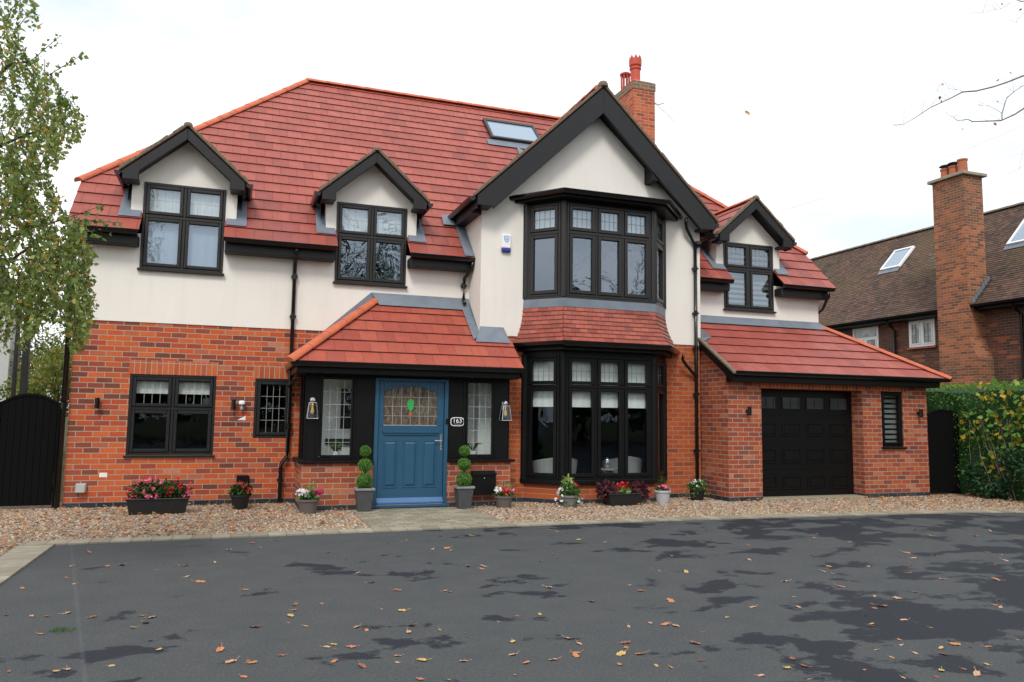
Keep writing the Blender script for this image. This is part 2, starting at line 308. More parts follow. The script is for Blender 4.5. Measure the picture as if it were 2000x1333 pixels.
PV = [(0, (.24, .21, .16)), (.5, (.33, .29, .22)), (1, (.4, .36, .28))]
M['pave'] = paver('block_paving', .2, .15, PV); M['kerb'] = paver('kerb_blocks', .22, 5.0, PV); M['kerbside'] = paver('kerb_blocks_side', .22, 5., PV, True)
t = NT('soil_and_turf'); p = t.pos(); c = t.mix(t.noise(p, .8, 6, .6), (.03, .045, .015), (.09, .08, .04)); M['earth'] = t.fin(c, 1, t.bump(t.noise(p, 30, 4), .6, .03), .1)
# ------------------------------------------------------------------ world & sun
w = bpy.data.worlds.new('World'); sc.world = w; w.use_nodes = True; nt = w.node_tree; nt.nodes.clear()
def wn(ty): return nt.nodes.new(ty)
sky = wn('ShaderNodeTexSky'); sky.sky_type = 'NISHITA'; sky.sun_disc = False
SUN_EL, SUN_AZ = R(48), R(205)      # compass style: 180 = behind the camera (south), sun a little to its left
sky.sun_elevation = SUN_EL; sky.sun_rotation = SUN_AZ; sky.altitude = 0; sky.air_density = 1; sky.dust_density = 2
b1 = wn('ShaderNodeBackground'); b1.inputs[1].default_value = .12; nt.links.new(sky.outputs[0], b1.inputs[0])
tc = wn('ShaderNodeTexCoord'); mp = wn('ShaderNodeMapping'); mp.inputs['Scale'].default_value = (1, 1, 2.6); nt.links.new(tc.outputs['Generated'], mp.inputs[0])
no = wn('ShaderNodeTexNoise'); no.inputs['Scale'].default_value = 1.9; no.inputs['Detail'].default_value = 7; no.inputs['Roughness'].default_value = .55; nt.links.new(mp.outputs[0], no.inputs['Vector'])
cr = wn('ShaderNodeValToRGB'); nt.links.new(no.outputs[0], cr.inputs[0]); e = cr.color_ramp.elements; e[0].position = .34; e[0].color = (.60, .66, .72, 1); e[1].position = .62; e[1].color = (1.0, 1.0, 1.0, 1)
b2 = wn('ShaderNodeBackground'); b2.inputs[1].default_value = 1.22; nt.links.new(cr.outputs[0], b2.inputs[0])
ms = wn('ShaderNodeMixShader'); ms.inputs[0].default_value = .9; nt.links.new(b1.outputs[0], ms.inputs[1]); nt.links.new(b2.outputs[0], ms.inputs[2])
wo = wn('ShaderNodeOutputWorld'); nt.links.new(ms.outputs[0], wo.inputs[0])
sl = bpy.data.lights.new('sun', 'SUN'); sl.energy = 1.5; sl.angle = R(14); sl.color = (1, .96, .9)
so = bpy.data.objects.new('sun', sl); COL.objects.link(so)
dirv = Vector((math.sin(SUN_AZ)*math.cos(SUN_EL), math.cos(SUN_AZ)*math.cos(SUN_EL), math.sin(SUN_EL)))
so.rotation_euler = dirv.to_track_quat('Z', 'Y').to_euler(); so.location = (-5, -20, 20)
vs = sc.view_settings; vs.view_transform = 'Standard'; vs.look = 'None'; vs.gamma = 1; vs.exposure = 0.36
# ------------------------------------------------------------------ setting: ground
tag(rect_sheet('ground', [(-250, -250), (250, -250), (250, 300), (-250, 300)], M['earth'], -.06), kind='structure')
KERB = [(-1.88, -3.70), (.66, -3.65), (3.6, -3.60), (7, -3.68), (9.76, -3.86), (11.8, -4.02), (12.8, -4.3), (15, -5.0)]
tag(rect_sheet('driveway', [(-1.88, -16), (15, -16)]+KERB[::-1], M['tarmac'], 0), kind='structure')
tag(rect_sheet('road', [(-60, -26), (60, -26), (60, -16.004), (-60, -16.004)], M['tarmac'], -.02), kind='structure')
gp = [(-3.9, 1.0), (-3.9, -16), (-2.23, -16), (-2.23, -3.45)]+[(x, y+.26) for x, y in KERB[1:]]+[(15, 1), (-3.9, 1)]
tag(rect_sheet('gravel_bed', gp[:-1], M['gravel'], 0), kind='structure')
k = MB()
for (a, b), (c_, d) in zip(KERB[1:-1], KERB[2:]): k.add([(a, b, 0), (c_, d, 0), (c_, d+.27, 0), (a, b+.27, 0)]+[(a, b, .018), (c_, d, .018), (c_, d+.27, .018), (a, b+.27, .018)], [(4, 5, 6, 7), (0, 1, 5, 4), (3, 2, 6, 7)])
a, b = KERB[0]; c_, d = KERB[1]; k.add([(-2.23, b, .018), (c_, d, .018), (c_, d+.27, .018), (-2.23, b+.27, .018), (-2.23, b, 0), (c_, d, 0)], [(0, 1, 2, 3), (4, 5, 1, 0)])
tag(k.build('kerb', M['kerb'], fix=False), kind='structure')
k = MB(); k.add([(-2.23, -16, .018), (-1.88, -16, .018), (-1.88, -3.704, .018), (-2.23, -3.704, .018), (-1.88, -16, 0), (-1.88, -3.704, 0)], [(0, 1, 2, 3), (1, 4, 5, 2)])
tag(k.build('kerb_side', M['kerbside'], fix=False), kind='structure')
tag(MB().box(1.78, 3.70, -3.34, -1.3, -.02, .014).build('path', M['pave'], bevel=.004), kind='structure')
# loose stones on the gravel
def in_gravel(x, y):
    if x < -2.25: return -9 < y < .0
    if 1.76 < x < 3.72 and y > -3.36: return False
    ky = np.interp(x, [p[0] for p in KERB], [p[1] for p in KERB])+.3
    if not (y > ky): return False
    if .95 < x < 4.6 and y > -1.22: return False
    if 4.6 <= x < 8.6 and y > -.76: return False
    if 8.6 <= x < 13.6 and y > -1.62: return False
    return y < 0
SV = np.array([(-1,-1,-1),(1,-1,-1),(1,1,-1),(-1,1,-1),(-1,-1,1),(1,-1,1),(1,1,1),(-1,1,1)], float)*.5
SF = [(0,3,2,1),(4,5,6,7),(0,1,5,4),(1,2,6,5),(2,3,7,6),(3,0,4,7)]
vv = []; ff = []; n = 0
while n < 27000:
    x = random.uniform(-3.8, 14.4); y = random.uniform(-6, 0)
    if not in_gravel(x, y): continue
    s_ = random.uniform(.010, .023)
    P = (SV+rng.uniform(-.18, .18, (8, 3)))*np.array([s_*random.uniform(.8, 1.4), s_*random.uniform(.7, 1.1), s_*random.uniform(.5, .8)])
    a = random.uniform(0, 6.3); ca, sa = math.cos(a), math.sin(a)
    P = np.stack([P[:, 0]*ca-P[:, 1]*sa+x, P[:, 0]*sa+P[:, 1]*ca+y, P[:, 2]+s_*.3], 1)
    vv.extend(map(tuple, P)); ff.extend([[8*n+k for k in f] for f in SF]); n += 1
me = bpy.data.meshes.new('gravel_stones'); me.from_pydata(vv, [], ff); me.materials.append(M['stones'])
o = bpy.data.objects.new('loose_gravel', me); COL.objects.link(o); tag(o, 'loose beige and pink gravel stones along the front of the house', 'gravel', kind='stuff')
# ------------------------------------------------------------------ roof tiles helper
def clip(poly, a, b, c):    # keep a*u+b*v>=c
    out = []
    for i in range(len(poly)):
        p, q = poly[i], poly[(i+1) % len(poly)]; fp = a*p[0]+b*p[1]-c; fq = a*q[0]+b*q[1]-c
        if fp >= 0: out.append(p)
        if (fp >= 0) != (fq >= 0):
            t_ = fp/(fp-fq); out.append((p[0]+(q[0]-p[0])*t_, p[1]+(q[1]-p[1])*t_))
    return out
def clip_poly(poly, conv):
    for i in range(len(conv)):
        (x0, y0), (x1, y1) = conv[i], conv[(i+1) % len(conv)]
        a, b = -(y1-y0), (x1-x0); poly = clip(poly, a, b, a*x0+b*y0)
        if len(poly) < 3: return []
    return poly
def tile_plane(mb, O, U, V, pieces, g, th=.023):
    O = Vector(O); U = Vector(U).normalized(); V = Vector(V).normalized(); N = U.cross(V).normalized()
    if N.z < 0: N = -N
    for pc in pieces:
        vmax = max(p[1] for p in pc); vmin = min(p[1] for p in pc); i = int(math.floor(vmin/g))
        while i*g < vmax-1e-4:
            v0, v1 = i*g, (i+1)*g; q = clip(clip(pc, 0, 1, v0), 0, -1, -v1); i += 1
            q2 = []
            for p in q:
                if not q2 or (abs(p[0]-q2[-1][0])+abs(p[1]-q2[-1][1]) > 1e-5): q2.append(p)
            if len(q2) > 1 and abs(q2[0][0]-q2[-1][0])+abs(q2[0][1]-q2[-1][1]) < 1e-5: q2.pop()
            if len(q2) < 3: continue
            hh = lambda v: th+(.004-th)*(v-v0)/g
            mb.poly([O+U*p[0]+V*p[1]+N*hh(p[1]) for p in q2], [(p[0], p[1]+.0001) for p in q2])
            for a, b in zip(q2, q2[1:]+q2[:1]):
                if abs(a[1]-b[1]) < 1e-5 and abs(a[1]-v1) < 1e-5 and a[1] < vmax-1e-4: continue
                base = -.012
                mb.poly([O+U*a[0]+V*a[1]+N*hh(a[1]), O+U*b[0]+V*b[1]+N*hh(b[1]), O+U*b[0]+V*b[1]+N*base, O+U*a[0]+V*a[1]+N*base], [(a[0], v0+.001)]*4)
def cap_run(mb, a, b, r=.11, n=8, seg=.45, flat=.75):
    a = Vector(a); b = Vector(b); d = (b-a); L = d.length; d.normalize(); s = d.cross(Vector((0, 0, 1))).normalized(); u = s.cross(d).normalized()
    k = max(1, int(L/seg))
    for i in range(k):
        p = a+d*(L*i/k-.02); q = a+d*(L*(i+1)/k); r0, r1 = r*1.05, r*.96; pts = []
        for c0, rr in ((p, r0), (q, r1)):
            for j in range(n+1):
                an = math.pi*j/n; pts.append(c0+s*math.cos(an)*rr+u*math.sin(an)*rr*flat)
        mb.add(pts, [(j, j+1, n+2+j, n+1+j) for j in range(n)]+[list(range(n+1)), list(range(n+1, 2*n+2))])
# ------------------------------------------------------------------ THE HOUSE
H = thing('detached_house', 'large red brick and cream rendered house with a blue front door', 'house')
def wall_grid(mb, x0, x1, z0, z1, Y, ops, rev=.16):
    xs = sorted({x0, x1, *[o[0] for o in ops], *[o[1] for o in ops]}); zs = sorted({z0, z1, *[o[2] for o in ops], *[o[3] for o in ops]})
    xs = [x for x in xs if x0 <= x <= x1]; zs = [z for z in zs if z0 <= z <= z1]
    for a, b in zip(xs, xs[1:]):
        for c, d in zip(zs, zs[1:]):
            if any(o[0] < (a+b)/2 < o[1] and o[2] < (c+d)/2 < o[3] for o in ops): continue
            mb.poly([(a, Y, c), (b, Y, c), (b, Y, d), (a, Y, d)])
    for X0, X1, Z0, Z1 in ops:
        for p, q in (((X0, Z0), (X0, Z1)), ((X1, Z1), (X1, Z0)), ((X0, Z1), (X1, Z1)), ((X1, Z0), (X0, Z0))):
            (a, c), (b, d) = p, q; c2, d2 = max(z0, min(z1, c)), max(z0, min(z1, d))
            if c != d and c2 == d2: continue
            if c == d and not z0 <= c <= z1: continue
            mb.poly([(a, Y, c2), (b, Y, d2), (b, Y+rev, d2), (a, Y+rev, c2)])
XL, XR = -2.5, 12.2
b = MB(); wall_grid(b, XL, 1.3, 0, 2.98, 0, [(-1.65, -.34, .82, 2.13), (.28, .89, 1.10, 2.11)])
b.poly([(1.3, 0, 2.2), (4.05, 0, 2.2), (4.05, 0, 2.98), (1.3, 0, 2.98)])
b.poly([(XL, 0, 0), (XL, 9.4, 0), (XL, 9.4, 2.98), (XL, 0, 2.98)]); b.poly([(XR, 0, 0), (XR, 9.4, 0), (XR, 9.4, 2.98), (XR, 0, 2.98)]); b.poly([(XL, 9.4, 0), (XR, 9.4, 0), (XR, 9.4, 4.5), (XL, 9.4, 4.5)])
b.build('brick_wall', M['brick'], H, fix=False)
b = MB(); wall_grid(b, -1.67, -.32, 2.132, 2.36, -.003, []); b.poly([(-1.67, -.003, 2.132), (-.32, -.003, 2.132), (-.32, .1, 2.132), (-1.67, .1, 2.132)])
wall_grid(b, .25, .93, 2.112, 2.34, -.003, []); b.build('soldier_course', M['soldier'], H, fix=False)
b = MB(); RY = -.014
D = [-.97, 2.18, 10.36]          # dormer centres
DW = [(c-.64, c+.64, 3.87, 5.33) for c in D]
wall_grid(b, XL-.015, 4.05, 2.98, 4.45, RY, DW[:2]); b.build('rendered_wall', M['render'], H, fix=False); b = MB(); wall_grid(b, 8.6, XR+.015, 2.98, 4.45, RY, DW[2:])
b.poly([(XL-.015, RY, 2.98), (XL-.015, 0.02, 2.98), (4.05, .02, 2.98), (4.05, RY, 2.98)])
for X in (XL-.015, XR+.015): b.poly([(X, RY, 2.98), (X, 9.4, 2.98), (X, 9.4, 4.5), (X, 8.5, 5.4), (X, .62, 5.4), (X, -.3, 4.5), (X, RY, 4.5)])
b.build('rendered_wall', M['render'], H, fix=False)
# wing walls
WX0, WX1, WY, WC = 4.05, 8.62, -.75, 6.33
BAY = [(4.91, WY), (5.43, -1.29), (7.26, -1.29), (7.79, WY)]
b = MB(); wall_grid(b, WX0, WX1, 0, 2.98, WY, [(4.92, 7.78, .38, 2.62)], .02)
b.poly([(WX0, WY, 0), (WX0, 0, 0), (WX0, 0, 2.98), (WX0, WY, 2.98)]); b.poly([(WX1, WY, 0), (WX1, 0, 0), (WX1, 0, 2.98), (WX1, WY, 2.98)])
for p, q in zip(BAY, BAY[1:]): b.poly([(*p, 0), (*q, 0), (*q, .36), (*p, .36)])
b.build('brick_wall', M['brick_wing'], H, fix=False)
b = MB(); y = WY-.014; ap = 7.62
wall_grid(b, WX0-.014, WX1+.014, 2.97, 5.25, y, [(4.92, 7.78, 3.68, 5.42)], .02)
b.poly([(WX0-.014, y, 5.25), (4.92, y, 5.25), (4.92, y, 5.42), (WX0-.014, y, 5.42)]); b.poly([(7.78, y, 5.25), (WX1+.014, y, 5.25), (WX1+.014, y, 5.42), (7.78, y, 5.42)])
b.poly([(WX0-.014, y, 5.42), (WX1+.014, y, 5.42), (WC, y, 7.7)])
for X in (WX0-.014, WX1+.014): b.poly([(X, y, 2.97), (X, 1.0, 2.97), (X, 1.0, 5.42), (X, y, 5.42)])
b.poly([(WX0-.014, y, 2.97), (WX1+.014, y, 2.97), (WX1+.014, y+.02, 2.97), (WX0-.014, y+.02, 2.97)])
b.build('rendered_wall', M['render'], H, fix=False)
# rooms behind the windows
def room(x0, x1, y0, y1, z0, z1, mat, name='room_interior'):
    b = MB(); P = [(x0,y0,z0),(x1,y0,z0),(x1,y1,z0),(x0,y1,z0),(x0,y0,z1),(x1,y0,z1),(x1,y1,z1),(x0,y1,z1)]
    b.add(P, [(0, 1, 2, 3), (4, 7, 6, 5), (1, 2, 6, 5), (2, 3, 7, 6), (3, 0, 4, 7)]); return b.build(name, mat, H, fix=False)
room(XL+.1, .95, .17, 3.5, .05, 2.7, M['darkint'])
for c in D: room(c-.9, c+.9, .17, 2.6, 3.6, 5.4, M['darkint'])
b = MB(); b.add([(4.2, -.7, .12), (8.5, -.7, .12), (8.5, 4, .12), (4.2, 4, .12), (4.2, -.7, 2.7), (8.5, -.7, 2.7), (8.5, 4, 2.7), (4.2, 4, 2.7)], [(0, 1, 2, 3), (4, 7, 6, 5), (1, 2, 6, 5), (2, 3, 7, 6), (3, 0, 4, 7)])
b.poly([(4.95, -.7, .12), (7.75, -.7, .12), (7.23, -1.25, .12), (5.46, -1.25, .12)]); b.build('room_interior', M['darkint'], H, fix=False)
b = MB(); b.add([(4.2, -.7, 3.5), (8.5, -.7, 3.5), (8.5, 3, 3.5), (4.2, 3, 3.5), (4.2, -.7, 5.42), (8.5, -.7, 5.42), (8.5, 3, 5.42), (4.2, 3, 5.42)], [(0, 1, 2, 3), (4, 7, 6, 5), (1, 2, 6, 5), (2, 3, 7, 6), (3, 0, 4, 7)]); b.build('room_interior', M['darkint'], H, fix=False)
# ------------------------------------------------------------------ windows
def window(Mx, x0, x1, z0, z1, cols, tz=None, lead=None, leadall=None, sill=True, blind=None, mat='frame', gmat='glass', leadmat='leading', label=None, parent=None, sash=.05, blind2=None, sprj=.05):
    parent = parent or H; W = x1-x0; tot = sum(cols); fwd = .045
    f = MB(Mx); yf, yb = -.03, .05
    f.box(x0, x0+fwd, yf, yb, z0, z1); f.box(x1-fwd, x1, yf, yb, z0, z1); f.box(x0+fwd, x1-fwd, yf, yb, z1-fwd, z1); f.box(x0+fwd, x1-fwd, yf, yb, z0, z0+fwd)
    inn = x1-x0-2*fwd; xs = [x0+fwd]
    for c in cols: xs.append(xs[-1]+inn*c/tot)
    lights = []; zr = [(z0+fwd, z1-fwd)] if tz is None else [(z0+fwd, tz-.028), (tz+.028, z1-fwd)]
    if tz is not None: f.box(x0+fwd, x1-fwd, yf+.003, yb, tz-.028, tz+.028)
    for i, x in enumerate(xs[1:-1]):
        for a, b_ in zr: f.box(x-.025, x+.025, yf+.002, yb, a, b_)
    for i in range(len(cols)):
        a = xs[i]+(.025 if i else 0); c = xs[i+1]-(.025 if i < len(cols)-1 else 0)
        for j, (z_, zz) in enumerate(zr):
            e = .004; a_, c_, p_, q_ = a+e, c-e, z_+e, zz-e
            f.box(a_, a_+sash, yf-.016, .02, p_, q_); f.box(c_-sash, c_, yf-.016, .02, p_, q_)
            f.box(a_+sash, c_-sash, yf-.015, .02, q_-sash, q_); f.box(a_+sash, c_-sash, yf-.015, .02, p_, p_+sash)
            lights.append((a_+sash, c_-sash, p_+sash, q_-sash, j))
    F = f.build('window', M[mat], parent, bevel=.006)
    if label: F['label'] = label
    g = MB(Mx); ld = MB(Mx)
    for (a, c, p_, q_, j) in lights:
        g.poly([(a, 0, p_), (c, 0, p_), (c, 0, q_), (a, 0, q_)])
        L = leadall if leadall else (lead if (lead and j == len(zr)-1) else None)
        if L:
            for k in range(1, L[0]): x = a+(c-a)*k/L[0]; ld.box(x-.0032, x+.0032, -.006, -.001, p_, q_)
            for k in range(1, L[1]): z = p_+(q_-p_)*k/L[1]; ld.box(a, c, -.0065, -.0012, z-.0032, z+.0032)
    g.build('pane', M[gmat], F, fix=False)
    if ld.v: ld.build('leading', M[leadmat], F, fix=False)
    if sill: MB(Mx).box(x0-.03, x1+.03, -.03-sprj, .04, z0-.035, z0-.001).build('sill', M[mat], F, bevel=.006)
    if blind:
        for (za, zb, bm) in blind:
            bl = MB(Mx); n_ = int((x1-x0)/.035)
            for k in range(n_):      # gently rippled cloth
                a = x0+.05+(W-.1)*k/n_; b_ = x0+.05+(W-.1)*(k+1)/n_; ya = .075+.004*math.sin(k*1.3); yb_ = .075+.004*math.sin((k+1)*1.3)
                bl.poly([(a, ya, za), (b_, yb_, za), (b_, yb_, zb), (a, ya, zb)])
            bl.build('blind', M[bm], F, fix=False)
    return F, lights
I = None
def TM(x, y, ang=0): return Matrix.Translation((x, y, 0))@Matrix.Rotation(ang, 4, 'Z')
T0 = TM(0, -.005); T4 = TM(0, .04)
window(T0, *DW[0], [1, 1], 4.76, (4, 2), blind=[(3.9, 4.74, 'sheetblue'), (4.78, 5.3, 'blind')], label='upstairs window with plain grey blue lower panes, left dormer')  # grey blue sheet behind the lower panes, white blind behind the top lights
window(T0, *DW[1], [1, 1], 4.73, (4, 2), blind=[(4.75, 5.3, 'blind')], gmat='glasswavy', label='upstairs window reflecting dark trees, middle dormer')
F3, _ = window(T0, *DW[2], [1, 1], 4.76, (4, 2), gmat='glass', label='upstairs window with striped day and night blinds, right dormer')
st = MB(T0)
for k in range(13): st.box(D[2]-.6, D[2]+.6, .07, .074, 3.92+k*.11, 3.92+k*.11+.06)
st.build('blind', M['stripe'], F3, fix=False)
window(T4, -1.65, -.34, .82, 2.13, [1, 1], 1.575, (4, 2), blind=[(1.82, 2.02, 'blind')], mat='gfloorframe', gmat='glasslow', label='wide ground floor window with short white blinds')
window(T4, .28, .89, 1.10, 2.11, [1], None, None, (4, 4), mat='gfloorframe', gmat='glasslow', sill=False, label='narrow leaded window beside the porch')
# bay windows
def facet(i):
    (xa, ya), (xb, yb) = BAY[i], BAY[i+1]; L = math.hypot(xb-xa, yb-ya); return TM(xa, ya, math.atan2(yb-ya, xb-xa)), L
for z0, z1, tz, up in ((.42, 2.62, 2.07, 0), (3.69, 5.40, 4.86, 1)):
    for i in range(3):
        Mx, L = facet(i); cols = [1, 1, 1] if i == 1 else [1]
        kw = dict(mat='frame' if up else 'black', gmat=('glasswavy' if i else 'glass') if up else 'glasslow', leadmat='leadingdark', sill=False,
                  label=('upper' if up else 'lower')+' bay window, '+['left angled side', 'wide front face', 'right angled side'][i])
        if up: bl = [(4.88, 5.36, 'blind')]+([(3.7, 4.84, 'sheetblue')] if i == 0 and 0 else [])
        else: bl = [(1.70, 2.56, 'blind')]
        F, li = window(Mx, .055, L-.055, z0, z1, cols, tz, (4, 2), blind=bl, sash=.06, **kw)
    for x, y_ in BAY: MB().lathe((x, y_, 0), [(.068, z0-.02), (.068, z1+.02)], 12).build('corner_post', M['frame' if up else 'black'], H)
def ring(pts, z0, z1, inner=None):
    b = MB(); lo = [(x, y, z0) for x, y in pts]; hi = [(x, y, z1) for x, y in pts]; n = len(pts)
    b.add(lo+hi, [list(range(n))[::-1], list(range(n, 2*n))]+[(i, (i+1) % n, n+(i+1) % n, n+i) for i in range(n)]); return b
def bayoff(o, l=None, r=None):      # bay outline pushed out by o
    return [(4.91-(l if l is not None else o*1.2), WY), (5.43-o*.42, -1.29-o), (7.26+o*.42, -1.29-o), (7.79+(r if r is not None else o*1.2), WY)]
ring(bayoff(.07), .34, .42).build('bay_sill', M['black'], H, bevel=.01)
ring(bayoff(.03), 2.62, 2.80).build('bay_head', M['black'], H)
ring(bayoff(.03), 5.40, 5.46).build('bay_head', M['black'], H)
ring(bayoff(.05), 3.64, 3.688).build('bay_sill', M['frame'], H, bevel=.006)
GUT = [(0, 0), (.01, -.05), (.035, -.075), (.075, -.075), (.1, -.05), (.112, .0), (.105, .004), (.1, -.002), (.012, -.002), (.006, .004)]
def gutter(path, side, name='gutter', parent=None, mat='pvc'):
    return MB().sweep(GUT, path, side).build(name, M[mat], parent or H)
def bay_gutter(o, z, l=None, r=None):
    P = bayoff(o, l, r); s = [(-.9, 0), (-.4, -1), (.4, -1), (.9, 0)]
    gutter([(x, y, z) for x, y in P], s)
# upper bay flat roof with fascia
ring(bayoff(.26, .26, .36), 5.44, 5.53).build('bay_fascia', M['black'], H, bevel=.008)
ring(bayoff(.30, .30, .40), 5.53, 5.585).build('bay_roof', M['black'], H, bevel=.012)
bay_gutter(.27, 5.555, .27, .37)
# lower bay fascia, gutter and bell-cast tiled skirt
ring(bayoff(.22, .16, .2), 2.70, 2.79).build('bay_fascia', M['black'], H, bevel=.006); bay_gutter(.27, 2.835, .2, .28)
b = MB(); NS = 8
top = bayoff(.045, .06, .05); bot = bayoff(.34, .22, .34)
def sk(tt):      # tt 0 bottom .. 1 top
    k_ = (1-tt)**2.0; z = 2.845+tt*(3.50-2.845); return [(a[0]+(c[0]-a[0])*k_, a[1]+(c[1]-a[1])*k_, z) for a, c in zip(top, bot)]
for i in range(NS):
    A, B = sk(i/NS), sk((i+1)/NS)
    for j in range(3):
        a0, a1, b1_, b0 = [Vector(v) for v in (A[j], A[j+1], B[j+1], B[j])]; N = (a1-a0).cross(b0-a0).normalized()
        if N.y > 0: N = -N
        l0 = [0, .75, 2.6][j]; L = (a1-a0).length; e = N*.014
        b.poly([a0+e, a1+e, b1_+N*.002, b0+N*.002], [(l0, i*.1+.001), (l0+L, i*.1+.001), (l0+L, i*.1+.0999), (l0, i*.1+.0999)])
        b.poly([a0, a1, a1+e, a0+e], [(l0, i*.1)]*4)
b.build('bay_skirt_roof', M['tiles_s'], H, fix=False)
b = MB()
for j in range(3):
    T_, B_ = bayoff(.05, .06, .06), sk(.97)
    b.poly([(*T_[j], 3.645), (*T_[j+1], 3.645), (B_[j+1][0], B_[j+1][1]-.012, 3.49), (B_[j][0], B_[j][1]-.012, 3.49)])
b.build('lead_flashing', M['lead'], H, fix=False)
# ------------------------------------------------------------------ main roof
S2 = math.sqrt(2); YE, ZE, YR = -.38, 4.42, 4.7; VR = (YR-YE)*S2
main = [(-2.65, 0), (12.4, 0), (12.4, 1.41), (8.3, VR), (1.25, VR), (-2.65, 1.41)]
pcs = []
vn = 1.7
for a, b_ in ((-2.7, D[0]-.64), (D[0]+.64, D[1]-.64), (D[1]+.64, 4.1), (8.5, D[2]-.64), (D[2]+.64, 12.5)): pcs.append([(a, 0), (b_, 0), (b_, vn), (a, vn)])
pcs.append([(-2.7, vn), (12.5, vn), (12.5, 8), (-2.7, 8)])
pcs = [q for q in (clip_poly(p, main) for p in pcs) if q]
b = MB(); tile_plane(b, (0, YE, ZE), (1, 0, 0), (0, 1, 1), pcs, .335)
tile_plane(b, (0, 2*YR-YE, ZE), (1, 0, 0), (0, -1, 1), [main], .335)
dY = 4.08
tile_plane(b, (-2.65, YR, 5.42), (0, 1, 0), (3.9, 0, dY), [[(-dY, 0), (dY, 0), (0, math.hypot(3.9, dY))]], .335)
tile_plane(b, (12.4, YR, 5.42), (0, 1, 0), (-4.1, 0, dY), [[(-dY, 0), (dY, 0), (0, math.hypot(4.1, dY))]], .335)
roof = b.build('roof', M['tiles'], H, fix=False)
b = MB(); cap_run(b, (1.25, YR, 9.5), (8.3, YR, 9.5), .115)
cap_run(b, (-2.68, .62, 5.40), (1.25, YR, 9.5), .1); cap_run(b, (12.43, .6, 5.40), (8.3, YR, 9.5), .1); cap_run(b, (12.43, 8.8, 5.40), (8.3, YR, 9.5), .1)
b.build('ridge_tiles', M['ridge'], roof)
# verge boards
b = MB()
for X in (-2.62, 12.34): b.prism([(X, -.36, 4.40), (X, .62, 5.38), (X, .62, 5.2), (X, -.2, 4.38)], (.04, 0, 0))
b.build('verge_board', M['black'], H)
# eaves boxes and gutters
b = MB(); 
eaves = [(-2.6, D[0]-.66), (D[0]+.66, D[1]-.66), (D[1]+.66, 4.06), (8.66, D[2]-.66), (D[2]+.66, 12.34)]
for a, c_ in eaves: MB().box(a, c_, -.27, -.016, 4.21, 4.375).build('eaves_box', M['fascia'], H, bevel=.012)
for a, c_ in eaves: gutter([(a, -.31, 4.43), (c_, -.31, 4.43)], [(0, -1), (0, -1)])
